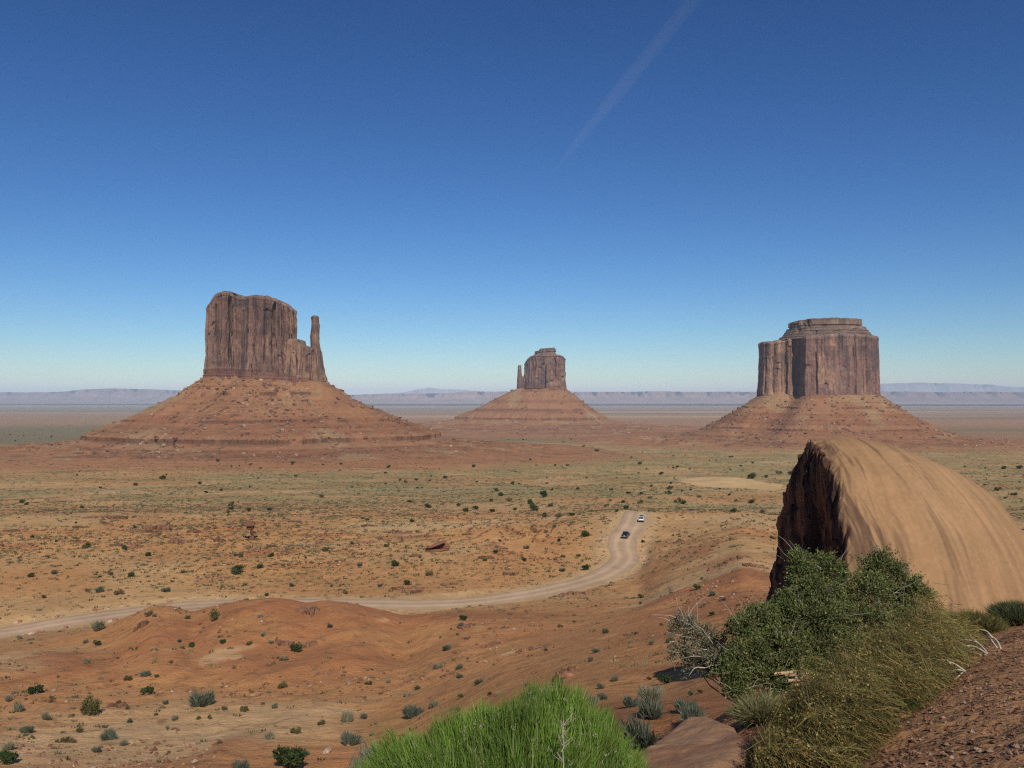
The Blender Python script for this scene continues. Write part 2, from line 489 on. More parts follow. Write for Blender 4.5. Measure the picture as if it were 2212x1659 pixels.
def soil_colour(X, Y, z, q):
    r, t, D = q['r'], q['t'], q['D']
    n = len(X)
    c_or = np.array([.395, .178, .080]); c_tan = np.array([.44, .245, .125]); c_dust = np.array([.50, .33, .20])
    c_red = np.array([.285, .105, .052]); c_dk = np.array([.20, .085, .045]); c_grn = np.array([.175, .17, .08]); c_gry = np.array([.20, .185, .12])
    c_br = np.array([.275, .135, .074])
    n1 = fbm(X, Y, 45, 4, 201); n2 = fbm(X, Y, 11, 4, 203); n3 = fbm(X, Y * 2.2, 120, 4, 205); n4 = fbm(X, Y, 3.0, 3, 207)
    c = np.broadcast_to(c_tan, (n, 3)).copy()
    # red hills
    near = 1 - sstep(172, 215, r)
    c = mixc(c, np.broadcast_to(c_or, (n, 3)), near)
    c = mixc(c, np.broadcast_to(c_dust, (n, 3)), near * 0.55 * sstep(.12, .55, n1))
    c = mixc(c, np.broadcast_to(c_red, (n, 3)), near * 0.7 * sstep(.02, .5, -n1 + .25 * n2))
    c = mixc(c, np.broadcast_to(c_red, (n, 3)), np.clip(q['hill'] * 0.75 * sstep(.30, .75, q['rg']) + q['hill2'] * .75 * sstep(.2, .7, q['rg2']), 0, 1))
    c = mixc(c, np.broadcast_to(c_dust, (n, 3)), near * .5 * sstep(.35, .6, n2) * sstep(.0, .3, n4))
    # the near bank: darker gravelly brown
    bank = (1 - sstep(9, 14, r)) * sstep(-.1, .1, t)
    c = mixc(c, np.broadcast_to(c_br, (n, 3)), bank * (.55 + .45 * sstep(.25, .42, t)))
    # valley floor
    mid = sstep(185, 215, r)
    c = mixc(c, np.broadcast_to(c_or * 1.02, (n, 3)), mid * 0.8 * sstep(-.15, .45, n1))
    c = mixc(c, np.broadcast_to(np.array([.49, .225, .095]), (n, 3)), mid * .7 * q['bench'])
    c = mixc(c, np.broadcast_to(c_red, (n, 3)), mid * q['bench'] * .75 * sstep(.30, .42, q['fr']) * (1 - sstep(.50, .60, q['fr'])))
    c = mixc(c, np.broadcast_to(c_dust, (n, 3)), mid * .5 * sstep(.2, .55, n3))
    veg = sstep(300, 520, r) * sstep(-.45, .25, fbm(X, Y * 1.5, 160, 4, 211) + .30 * sstep(-.25, .05, t) - .25 * sstep(.25, .15, t) * 0 - .35 * (1 - sstep(-.55, -.25, t)))
    veg = veg * (0.55 + .45 * sstep(-.2, .4, n2))
    c = mixc(c, np.broadcast_to(c_grn, (n, 3)), np.clip(veg * .66 * sstep(-.35, .25, fbm(X, Y, 48, 3, 213) + .25), 0, 1))
    speck = sstep(230, 420, r) * sstep(.22, .5, fbm(X, Y * 1.3, 6.5, 3, 215, gain=.7))
    c = mixc(c, np.broadcast_to(np.array([.105, .10, .05]), (n, 3)), speck * .6)
    # far plains: long bands of scrub, sand and pink rock
    far = sstep(1600, 2600, r)
    lb = fbm(X * .22, Y, 900, 4, 221); lb2 = fbm(X * .16, Y, 2600, 4, 223)
    cf = np.broadcast_to(np.array([.30, .17, .11]), (n, 3)).copy()
    lf = 1 - sstep(-.42, -.2, t)
    cf = mixc(cf, np.broadcast_to(np.array([.125, .135, .085]), (n, 3)), sstep(-.25, .25, lb + .3 * lf - .05))
    cf = mixc(cf, np.broadcast_to(np.array([.36, .20, .13]), (n, 3)), .8 * sstep(.0, .6, lb2))
    cf = mixc(cf, np.broadcast_to(np.array([.50, .36, .26]), (n, 3)), .8 * sstep(.30, .62, fbm(X * .12, Y, 1500, 3, 227)))
    cf = mixc(cf, np.broadcast_to(np.array([.13, .14, .085]), (n, 3)), .85 * sstep(2200, 2600, r) * (1 - sstep(4200, 5500, r)) * lf)
    cf = .62 * cf + .38 * np.array([.25, .165, .11])
    cf = cf * np.array([1.02, .88, .74])
    c = mixc(c, cf, far)
    # red aprons round the buttes, bare dune flat
    for (bx, by, R0, R1, k) in ((-460, 1500, 540, 760, .8), (-160, 1330, 170, 430, .65), (135, 3500, 520, 1250, .85), (780, 2150, 380, 760, .65)):
        dd = np.hypot((X - bx), (Y - by)) + 60 * n3
        c = mixc(c, np.broadcast_to(np.array([.335, .135, .070]), (n, 3)), k * (1 - sstep(R0, R1, dd)))
    p = DUNE
    dd = np.hypot((X - p[0]) / 36, (Y - p[1]) / 88) + .22 * n1 + .12 * n2
    c = mixc(c, np.broadcast_to(np.array([.54, .33, .18]), (n, 3)), .95 * (1 - sstep(.75, .95, dd)) * (r > 350))
    # dust beside the road
    c = mixc(c, np.broadcast_to(np.array([.47, .29, .165]), (n, 3)), .8 * (1 - sstep(ROAD_HALF + 1, ROAD_HALF + 6, D + 2.0 * n2)))
    crust = (1 - sstep(180, 320, r)) * sstep(14, 30, r) * sstep(.30, .52, fbm(X, Y, 1.7, 3, 231, gain=.7))
    c = mixc(c, np.broadcast_to(np.array([.20, .085, .045]), (n, 3)), .55 * crust)
    # small dark crusts and pale chips
    c = c * (1 + .10 * n2 + .10 * n4)[:, None]
    c = c * np.array([1.05, 1.14, .98]) * (1 + .10 * (1 - sstep(165, 185, r)) * sstep(20, 40, r))[:, None]
    return np.clip(c, .01, .9)


DUNE = np.array([0.0, 0.0])
_p, _ = ground_hit([1575], [1040])
DUNE = _p[0][:2]


def build_ground():
    a_in = np.arctan(np.linspace(-0.72, 0.72, 1250))
    a_out = np.linspace(a_in[-1], 2 * PI + a_in[0], 130)[1:-1]
    az = np.concatenate([a_in, a_out])
    rr = [0.35]
    while rr[-1] < 70000:
        r = rr[-1]
        k = 0.03 if r < 1.2 else (0.011 if r < 18 else (0.0052 if r < 340 else (0.0075 if r < 1200 else (0.012 if r < 4500 else 0.035))))
        rr.append(r * (1 + k))
    rr = np.array(rr)
    AZ, R = np.meshgrid(az, rr, indexing='ij')
    X = (R * np.sin(AZ)).ravel(); Y = (R * np.cos(AZ)).ravel()
    z, q = terrain(X, Y, True)
    col = soil_colour(X, Y, z, q)
    V = np.stack([X, Y, z], 1)
    nv = len(rr)
    F = grid_faces(len(az), nv, wrap=True, flip=True)
    # close the middle under the camera
    ci = len(V)
    V = np.vstack([V, [[0, 0, z.reshape(len(az), nv)[:, 0].mean()]]])
    col = np.vstack([col, col[:1]])
    i = np.arange(len(az))
    tri = np.stack([((i + 1) % len(az)) * nv, i * nv, np.full(len(az), ci)], 1)
    me = mesh_data("ground", V, [F, tri], M_GROUND, col)
    o = link("ground", me)
    tag(o, "red and tan desert floor falling away to a wide scrubby plain", "ground", kind="structure")
    print("ground verts", len(V), "zmin", float(z.min()))
    return float(z.min())


ZMIN = build_ground()


def build_road():
    rng = np.random.default_rng(5)
    P = catmull(_ctrl, 40)
    T = np.gradient(P[:, :2], axis=0); T /= np.linalg.norm(T, axis=1)[:, None]
    N = np.stack([-T[:, 1], T[:, 0]], 1)
    s = np.concatenate([[0], np.cumsum(np.linalg.norm(np.diff(P[:, :2], axis=0), axis=1))])
    m = 15
    w = np.linspace(-1, 1, m)
    half = ROAD_HALF + 0.0 * s
    eL = half + .8 * fbm(s, s * 0, 9, 5, 301, gain=.65); eR = half + .8 * fbm(s, s * 0 + 50, 9, 5, 303, gain=.65)
    off = np.where(w[None] < 0, w[None] * eL[:, None], w[None] * eR[:, None])
    X = P[:, 0:1] + N[:, 0:1] * off; Y = P[:, 1:2] + N[:, 1:2] * off
    crown = 0.10 * (1 - w ** 2)[None] + 0.035
    Z = P[:, 2:3] + crown + 0 * off
    Z[:, 0] -= .10; Z[:, -1] -= .10
    V = np.stack([X, Y, Z], -1).reshape(-1, 3)
    c0 = np.array([.48, .33, .205])
    tr = np.exp(-((w[None] - .38) / .14) ** 2) + np.exp(-((w[None] + .38) / .14) ** 2) + 0 * off
    k = .84 + .27 * tr + .14 * fbm(X, Y, 14, 3, 305) + .10 * fbm(X * 1.0, Y, 2.5, 3, 307) - .16 * sstep(.75, 1.0, np.abs(w))[None]
    col = (c0[None, None] * k[..., None]).reshape(-1, 3)
    me = mesh_data("road", V, grid_faces(len(P), m), M_ROAD, col)
    tag(link("road", me), "pale graded dirt road curving through the red valley", "road", kind="structure")


build_road()

# ------------------------------------------------------------------ buttes
def chaikin(P, k=1):
    for _ in range(k):
        Q = np.roll(P, -1, 0)
        P = np.stack([.8 * P + .2 * Q, .2 * P + .8 * Q], 1).reshape(-1, P.shape[1])
    return P


def resample(P, n):
    Q = np.vstack([P, P[:1]])
    s = np.concatenate([[0], np.cumsum(np.linalg.norm(np.diff(Q, axis=0), axis=1))])
    u = np.linspace(0, s[-1], n, endpoint=False)
    return np.stack([np.interp(u, s, Q[:, k]) for k in range(2)], 1), u, s[-1]


def cyc(u, L, wl, octs, seed, y=0.0, **k):
    """noise along a closed outline"""
    a = 2 * PI * u / L; R = L / (2 * PI)
    return fbm(R * np.cos(a) + 1000.0, R * np.sin(a) + y, wl, octs, seed, **k)


def cliff(name, poly, zb, ztop, parent, base, n=700, nz=130, amp=3.0, taper=4.0, cracks=10, crack_depth=6.0, seed=1, bands=(), colf=None,
          mat=None, ncap=14, topn=2.0, smooth=1, shift=None, colw=(26, 9), jut=1.0, fixed=(), alcoves=16):
    """a rock wall: outline poly (n,2) in metres about base, from zb(x,y) up to ztop(x,y); bands = ((t0,t1,offset),...) are level ledges"""
    rng = np.random.default_rng(seed)
    P, u, L = resample(chaikin(np.asarray(poly, float), smooth), n)
    d = np.roll(P, -1, 0) - np.roll(P, 1, 0)
    d /= np.linalg.norm(d, axis=1)[:, None] + 1e-9
    area = 0.5 * np.sum(P[:, 0] * np.roll(P[:, 1], -1) - P[:, 1] * np.roll(P[:, 0], -1))
    N = np.stack([d[:, 1], -d[:, 0]], 1) * (1 if area > 0 else -1)
    t = np.linspace(0, 1, nz)
    U, T = np.meshgrid(u, t, indexing='ij')
    zb_ = zb(P[:, 0], P[:, 1]); zt_ = ztop(P[:, 0], P[:, 1])
    zt_ = np.maximum(zt_, zb_ + 1.0)
    H = (zt_ - zb_)[:, None]
    Zw = zb_[:, None] + T * H
    big = 1 - np.abs(cyc(U, L, colw[0], 3, seed + 3, y=0) * 1.6 + .5 * fbm(U, Zw * .3, 70, 3, seed + 4))
    sml = 1 - np.abs(cyc(U, L, colw[1], 3, seed + 7, y=0) * 1.6)
    wob = 3.0 * fbm(U, Zw, 60, 2, seed + 9)
    off = amp * (big - .5) * 1.0 + amp * .22 * (sml - .5)
    off = off * (0.55 + .45 * sstep(.04, .16, T)) + jut * (.35 * amp * fbm(U + wob, Zw * .45, 16, 4, seed + 11) + .12 * amp * fbm(U, Zw, 5, 3, seed + 12))
    # slabs: blocky steps where sheets of rock have fallen
    slab = np.floor(3.5 * fbm(U, Zw * .40, 30, 3, seed + 13)) / 3.5
    off += jut * amp * .8 * slab
    for k in range(cracks):
        u0 = rng.uniform(0, L); wd = rng.uniform(.9, 2.6); dp = rng.uniform(.4, 1.3) * crack_depth
        t0, t1 = rng.uniform(-.2, .35), rng.uniform(.6, 1.25)
        cu = u0 + 3.0 * fbm(Zw, Zw * 0 + k * 7.7, 40, 2, seed + 17) + rng.uniform(-3, 3) * T
        du = (U - cu + L / 2) % L - L / 2
        off -= dp * np.exp(-(du / wd) ** 2) * sstep(t0, t0 + .12, T) * (1 - sstep(t1 - .1, t1, T))
    asz = float(np.clip(L / 60.0, .6, 9.0))
    for k in range(alcoves):
        u0 = rng.uniform(0, L); tz = rng.uniform(.15, .85); w_ = asz * rng.uniform(.45, 1.1); h_ = asz * rng.uniform(.4, 1.2)
        du = ((U - u0 + L / 2) % L - L / 2) / w_; dz = (Zw - (zb_[:, None] + tz * H)) / h_ + .35 * du ** 2
        off -= min(amp * 1.1, asz) * rng.uniform(.5, 1.0) * np.exp(-du ** 4) * sstep(-1.6, .6, dz) * (1 - sstep(.75, .95, dz))
    for (fx, wd, dp, t0, t1) in fixed:
        cand = np.where(N[:, 1] < .3)[0]
        u0 = u[cand[np.abs(P[cand, 0] - fx).argmin()]]
        cu = u0 + 2.2 * fbm(Zw, Zw * 0 + fx, 35, 3, seed + 18)
        du = (U - cu + L / 2) % L - L / 2
        off -= 1.25 * dp * np.exp(-np.abs(du / wd) ** 3) * sstep(t0, t0 + .10, T) * (1 - sstep(t1 - .08, t1, T))
    off += taper * (1 - T) ** 1.5
    # thin level strata
    for (t0, t1, o) in bands:
        off += o * sstep(t0 - .012, t0, T) * (1 - sstep(t1, t1 + .012, T))
    strat = fbm(Zw, U * .01, 5.0, 3, seed + 19)
    off += (.9 * strat * (1 - sstep(.08, .2, T)) + .8 * strat * sstep(.93, .98, T)) * min(1.5, amp * .4)
    # rounded upper edge
    off -= 0.03 * H * sstep(.965, 1.0, T) ** 2
    XY = P[:, None, :] + N[:, None, :] * off[..., None]
    if shift is not None:
        XY = XY + shift(Zw)
    Zj = Zw + .6 * min(amp, 3) * T * fbm(U, U * 0, 12, 3, seed + 23)
    W = np.concatenate([XY, Zj[..., None]], -1)
    # cap
    ctr = W[:, -1, :2].mean(0)
    rings = []
    for k in range(1, ncap + 1):
        f = 1 - k / ncap * .985
        q = ctr + (W[:, -1, :2] - ctr) * f
        zc = ztop(q[:, 0], q[:, 1]) + topn * fbm(q[:, 0], q[:, 1], 22, 3, seed + 29) * sstep(0, .3, k / ncap)
        e = sstep(0, .12, k / ncap)
        zc = W[:, -1, 2] * (1 - e) + zc * e
        rings.append(np.concatenate([q, zc[:, None]], 1))
    W = np.concatenate([W, np.stack(rings, 1)], 1)
    nv = nz + ncap
    Tall = np.concatenate([T, np.ones((n, ncap))], 1)
    Uall = np.concatenate([U, np.repeat(U[:, :1], ncap, 1)], 1)
    capm = np.concatenate([np.zeros((n, nz)), np.ones((n, ncap))], 1)
    offall = np.concatenate([off, np.repeat(off[:, -1:], ncap, 1)], 1)
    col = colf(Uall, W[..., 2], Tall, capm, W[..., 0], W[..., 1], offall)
    V = W.reshape(-1, 3) - np.array([0, 0, 0.0])
    me = mesh_data(name, V, grid_faces(n, nv, wrap=True, flip=(area < 0)), mat or M_CLIFF, col.reshape(-1, 3))
    return link(name, me, parent)


def sandstone_colour(seed, lowband=.13, topband=.9, tone=1.0, buff=None):
    def f(U, Z, T, cap, X, Y, off):
        n = U.shape
        c_mid = np.array([.235, .125, .085]); c_dark = np.array([.078, .055, .050]); c_tan = np.array([.36, .20, .115]); c_low = np.array([.205, .092, .060])
        c = np.broadcast_to(c_mid, n + (3,)).copy()
        # desert varnish runs down the wall in tall stains
        st = .6 * fbm(U, Z * .10, 15, 4, seed + 31, gain=.6) + .55 * fbm(U, Z * .42, 18, 4, seed + 32, gain=.6)
        patch = fbm(U, Z * .5, 55, 3, seed + 33)
        c = mixc(c, np.broadcast_to(c_dark, n + (3,)), .62 * sstep(-.05, .40, st + .6 * patch))
        fresh = fbm(U, Z * .45, 20, 4, seed + 37)
        c = mixc(c, np.broadcast_to(c_tan, n + (3,)), .8 * sstep(.18, .42, fresh - .25 * patch))
        if buff is not None:
            c = mixc(c, np.broadcast_to(c_tan, n + (3,)), np.clip(buff(X, Y, Z) * (.45 + .9 * sstep(-.3, .3, fresh)), 0, .85))
        # narrow black streaks: the shade of cracks painted into the colour
        crack_shade = fbm(U, Z * .03, 5.0, 3, seed + 39, gain=.65)
        c = mixc(c, np.broadcast_to(np.array([.050, .038, .036]), n + (3,)), .75 * sstep(.36, .56, crack_shade + .2 * patch))
        # brick-red layered foot, grey-buff rim
        c = mixc(c, np.broadcast_to(c_low, n + (3,)), .8 * (1 - sstep(lowband * .7, lowband, T)))
        lay = fbm(Z, U * .02, 3.5, 3, seed + 41)
        c = c * (1 + .16 * fbm(Z, U * .03, 9.0, 3, seed + 43) + .18 * fbm(U, Z, 7.0, 3, seed + 45))[..., None]
        c = c * (1 + .28 * lay * ((1 - sstep(lowband * .8, lowband * 1.2, T)) + sstep(topband, topband + .05, T)))[..., None]
        c_rim = np.array([.29, .205, .150])
        c = mixc(c, np.broadcast_to(c_rim, n + (3,)), .65 * np.clip(sstep(topband, topband + .05, T) * .5 + cap, 0, 1))
        return np.clip(c * tone * np.array([.80, .86, .96]), .01, .8)
    return f


def shale_colour(seed, tone=1.0):
    def f(U, Z, T, cap, X, Y, off):
        n = U.shape
        c = np.broadcast_to(np.array([.175, .115, .085]), n + (3,)).copy()
        lay = fbm(Z, U * .012, 4.0, 3, seed)
        c = mixc(c, np.broadcast_to(np.array([.10, .068, .055]), n + (3,)), .8 * sstep(.05, .4, lay))
        c = mixc(c, np.broadcast_to(np.array([.27, .195, .14]), n + (3,)), .55 * sstep(.1, .45, fbm(U, Z, 14, 3, seed + 5)))
        return np.clip(c * tone, .01, .8)
    return f


def talus(name, poly, prof, parent, base, ctr=(0, 0), na=900, nr=420, seed=1, ledges=(), gully=5.0, sidek=None, zside=None, tint=1.0, spread=1.0):
    """skirt of rubble: prof = [(metres out from the wall, height)]; ledges = [(height, thickness, strength)] stand out as broken rock steps"""
    P, u, L = resample(chaikin(np.asarray(poly, float), 1), 1200)
    c = np.asarray(ctr, float)
    Q = P - c
    pa = np.arctan2(Q[:, 0], Q[:, 1]); pr = np.hypot(Q[:, 0], Q[:, 1])
    az = np.linspace(-PI, PI, na, endpoint=False)
    R = np.array([pr[np.abs((pa - a + PI) % (2 * PI) - PI) < 0.06].max() if (np.abs((pa - a + PI) % (2 * PI) - PI) < 0.06).any() else np.nan for a in az])
    R = np.where(np.isnan(R), np.nanmean(R), R)
    k = np.hanning(61); k /= k.sum()
    R = np.convolve(np.concatenate([R[-30:], R, R[:30]]), k, mode='valid')
    s_max = prof[-1][0]
    s = np.concatenate([np.linspace(-.5, 0, 14, endpoint=False), np.linspace(0, 1, nr) ** 1.08])
    A, S = np.meshgrid(az, s, indexing='ij')
    Rr = R[:, None]
    out = np.where(S < 0, Rr * (1 + S), Rr + S * s_max * spread)
    mod = 1.0
    if sidek is not None:
        mod = sidek(A)
        out = np.where(S < 0, out, Rr + S * s_max * spread * mod)
    X = c[0] + out * np.sin(A); Y = c[1] + out * np.cos(A)
    ps = np.array([p[0] for p in prof]); pz = np.array([p[1] for p in prof])
    arc = A * 260.0
    gul = fbm(A * 9.0, S * 1.6, 1.0, 4, seed + 3, ridged=True)
    Sm = np.clip(S, 0, 1) * s_max
    z = np.interp(Sm + 0.10 * s_max * .35 * gul * sstep(.03, .25, S), ps, pz)
    if zside is not None:
        z = z + zside(X, Y) * (1 - sstep(0, .35, S))
    z = np.where(S < 0, z + (-S) * 10, z)
    z = z + gully * gul * sstep(.02, .2, S) * (1 - .6 * sstep(.75, 1, S))
    z = z + 1.9 * fbm(X, Y, 14, 4, seed + 5, gain=.6) * sstep(0, .05, S) + 3.4 * fbm(X, Y, 62, 3, seed + 6) * sstep(.03, .2, S) * (1 - .7 * sstep(.6, 1, S))
    ledge_m = np.zeros_like(z); dark = np.zeros_like(z)
    # ledges: pull the slope out to a vertical step at that height, where the bed is exposed
    for (h, th, stg) in ledges:
        hh = h + 1.5 * fbm(X, Y, 120, 2, seed + 51)
        ex = sstep(-.25 if th < 3 else -.7, .12 if th < 3 else -.1, fbm(A * 7, A * 0 + h, 1.0, 3, seed + int(abs(h)) + 7)) * stg
        win = th * 1.5
        d = z - hh
        f = np.where(np.abs(d) < win, np.sign(d) * win * (np.abs(d) / win) ** 0.25, d)
        e = ex * (np.abs(d) < win)
        z = z * (1 - e) + (hh + f) * e
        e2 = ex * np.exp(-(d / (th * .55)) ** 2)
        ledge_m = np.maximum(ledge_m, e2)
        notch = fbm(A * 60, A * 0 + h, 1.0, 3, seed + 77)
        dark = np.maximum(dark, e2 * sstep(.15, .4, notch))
        up = np.exp(-((d - th * .9) / (th * .8)) ** 2); lo = np.exp(-((d + th * .5) / (th * .8)) ** 2)
        out2 = ex * (th * .75 * up - th * .55 * lo) - np.where(np.abs(d) < th * 1.4, ex * th * 1.1 * sstep(.1, .35, notch), 0.0)
        X = X + out2 * np.sin(A); Y = Y + out2 * np.cos(A)
    n = z.shape
    col = np.broadcast_to(np.array([.33, .140, .075]), n + (3,)).copy()
    n1 = fbm(X, Y, 60, 4, seed + 61); n2 = fbm(X, Y, 9, 4, seed + 63, gain=.65)
    lay = fbm(z, A * .6, 9, 3, seed + 67)
    col = mixc(col, np.broadcast_to(np.array([.265, .095, .052]), n + (3,)), .7 * sstep(-.05, .4, lay))
    col = mixc(col, np.broadcast_to(np.array([.37, .215, .125]), n + (3,)), .6 * sstep(.1, .5, n1))
    col = mixc(col, np.broadcast_to(np.array([.20, .15, .085]), n + (3,)), .45 * sstep(.15, .5, n2))
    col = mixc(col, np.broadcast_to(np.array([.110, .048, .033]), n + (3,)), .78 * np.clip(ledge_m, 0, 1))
    col = np.clip(col * tint * np.array([.84, .96, .88]), .01, .8)
    V = np.stack([X, Y, z], -1).reshape(-1, 3)
    me = mesh_data(name, V, grid_faces(na, len(s), wrap=True, flip=False), M_TALUS, col.reshape(-1, 3))
    o = link(name, me, parent)
    return o, (A, S, X, Y, z)


def boulders(name, G, parent, count, seed, rmin, rmax, tone=1.0, front=True):
    """fallen blocks resting on a talus slope, one heap that nobody would count"""
    A, S, X, Y, Z = G
    rng = np.random.default_rng(seed)
    na, nr = A.shape
    base_v = np.array([[-1, -1, -1], [1, -1, -1], [1, 1, -1], [-1, 1, -1], [-1, -1, 1], [1, -1, 1], [1, 1, 1], [-1, 1, 1]], float)
    base_f = np.array([[0, 3, 2, 1], [4, 5, 6, 7], [0, 1, 5, 4], [1, 2, 6, 5], [2, 3, 7, 6], [3, 0, 4, 7]])
    i = rng.integers(0, na, count * 3); j = (16 + (nr - 16) * .62 * rng.random(count * 3)).astype(int)
    keep = fbm(A[i, j] * 9, S[i, j] * 5, 1.0, 3, seed) > rng.uniform(-.5, .45, len(i))
    if front:
        keep &= np.abs(A[i, j]) > 1.15
    i, j = i[keep][:count], j[keep][:count]
    m = len(i)
    r = rmin + (rmax - rmin) * rng.random(m) ** 3
    V = base_v[None] * (1 + .35 * rng.uniform(-1, 1, (m, 8, 3)))
    th = rng.uniform(0, 2 * PI, m); ph = rng.uniform(-.5, .5, m)
    ca, sa = np.cos(th)[:, None], np.sin(th)[:, None]
    x = V[..., 0] * ca - V[..., 1] * sa; y = V[..., 0] * sa + V[..., 1] * ca; z = V[..., 2]
    cb, sb = np.cos(ph)[:, None], np.sin(ph)[:, None]
    y, z = y * cb - z * sb, y * sb + z * cb
    V = np.stack([x * 1.2, y, z * .75], -1) * r[:, None, None]
    V += np.stack([X[i, j], Y[i, j], Z[i, j] + .25 * r], -1)[:, None]
    F = (base_f[None] + (np.arange(m) * 8)[:, None, None]).reshape(-1, 4)
    cc = np.where(rng.random(m)[:, None] < .22, np.array([.33, .23, .16]), np.array([.20, .105, .066])) * rng.uniform(.75, 1.25, m)[:, None] * tone
    me = mesh_data(name, V.reshape(-1, 3), F, M_TALUS, np.repeat(cc, 8, 0), smooth=False)
    o = link(name, me, parent)
    return tag(o, kind="stuff")


def prof_fn(xs, zs):
    return lambda X, Y: np.interp(X, xs, zs)


# --- the great butte with a thumb spire
D1, S1 = 1500.0, 1500.0 / FPX
X1 = bearing(543) * D1
west = empty("mitten_butte", (X1, D1, 0), "tall dark sandstone butte with a slim thumb spire rising from its shoulder", "butte", "sandstone buttes of the valley")
ux = lambda x, xc=543, s=S1: (x - xc) * s
zy = lambda y, s=S1: -(y - HY) * s
main_poly = [(-75, 2), (-74, -16), (-66, -27), (-50, -30), (-42, -36), (-30, -35), (-22, -31), (-17, -22), (-10, -31), (0, -36), (14, -40), (30, -43), (44, -41), (50, -36), (58, -38), (69, -30), (76, -14), (77, 4), (73, 25), (40, 38), (-40, 38), (-70, 25)]
top_x = [ux(v) for v in (450, 460, 466, 472, 492, 508, 516, 523, 545, 553, 592, 606, 618, 630, 636, 645)]
top_z = [zy(v) for v in (664, 656, 647, 638, 632, 633, 636, 643, 644, 642, 645, 649, 655, 660, 666, 690)]
base1 = lambda X, Y: np.interp(X, [-80, 0, 80, 140], [zy(814), zy(817), zy(823), zy(831)]) - 4
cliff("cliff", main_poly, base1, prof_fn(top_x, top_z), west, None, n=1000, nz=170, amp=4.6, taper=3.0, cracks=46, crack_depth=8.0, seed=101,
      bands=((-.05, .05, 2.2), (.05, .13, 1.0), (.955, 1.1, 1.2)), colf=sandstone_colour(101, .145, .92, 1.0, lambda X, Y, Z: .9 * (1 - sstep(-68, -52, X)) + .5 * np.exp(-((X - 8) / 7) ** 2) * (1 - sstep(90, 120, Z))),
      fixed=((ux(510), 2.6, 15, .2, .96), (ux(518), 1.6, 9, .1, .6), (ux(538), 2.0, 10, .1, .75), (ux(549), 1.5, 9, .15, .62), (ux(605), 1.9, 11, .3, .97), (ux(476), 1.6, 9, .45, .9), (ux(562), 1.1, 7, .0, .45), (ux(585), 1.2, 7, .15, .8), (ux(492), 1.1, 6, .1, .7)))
sh_poly = [(62, -28), (80, -33), (98, -36), (112, -33), (126, -30), (132, -16), (131, 6), (122, 20), (96, 26), (64, 24)]
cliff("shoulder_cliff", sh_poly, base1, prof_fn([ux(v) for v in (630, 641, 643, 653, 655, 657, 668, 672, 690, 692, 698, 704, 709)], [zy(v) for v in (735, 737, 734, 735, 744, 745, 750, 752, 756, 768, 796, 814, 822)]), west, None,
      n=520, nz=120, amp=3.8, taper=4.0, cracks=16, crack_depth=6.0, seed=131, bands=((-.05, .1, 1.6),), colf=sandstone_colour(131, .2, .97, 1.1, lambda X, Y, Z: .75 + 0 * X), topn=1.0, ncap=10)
th_x = ux(683)
def th_shift(Z):
    dx = np.interp(Z, [zy(v) for v in (835, 790, 756, 726, 705, 684)], [2.0, 2.5, 1.0, -1.4, 0.2, -1.2])
    return np.stack([dx, 0 * dx], -1)
th_poly = [(th_x + 6.6 * math.cos(a) * (1 + .1 * math.cos(2 * a)), -8 + 8.5 * math.sin(a)) for a in np.linspace(0, 2 * PI, 14, endpoint=False)]
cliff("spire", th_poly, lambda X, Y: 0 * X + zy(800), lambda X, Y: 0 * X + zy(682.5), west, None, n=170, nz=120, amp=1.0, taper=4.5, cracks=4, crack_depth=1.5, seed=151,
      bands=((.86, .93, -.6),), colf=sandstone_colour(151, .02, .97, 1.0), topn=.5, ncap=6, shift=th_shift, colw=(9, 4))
t_poly = main_poly[:16] + sh_poly[2:9] + main_poly[18:]
tal1 = [(0, zy(816)), (12, zy(824)), (40, zy(846)), (46, zy(853)), (110, zy(893)), (128, zy(903)), (134, zy(908)), (180, zy(927)), (192, zy(933)), (202, zy(945)), (235, zy(957)), (300, -86), (380, -93), (520, -102)]
_, G1 = talus("talus_slope", t_poly, tal1, west, None, ctr=(25, 0), seed=161, na=1300, nr=460, gully=6.0,
              ledges=((zy(851), 2.4, .95), (zy(835), 1.0, .7), (zy(826), .8, .6), (zy(866), .9, .55), (zy(878), .8, .5), (zy(892), .8, .6), (zy(905), 1.9, .95), (zy(917), .8, .6), (zy(926), .9, .7), (zy(958), .8, .7), (zy(940), 3.4, 1.0), (-80.5, .8, .8), (-85.5, .8, .9), (-90, .8, .8), (-95, .7, .8)),
              zside=lambda X, Y: np.interp(X, [-80, 25, 140], [2, 0, -8]))
boulders("talus_boulders", G1, west, 3200, 171, .3, 2.3, .95)

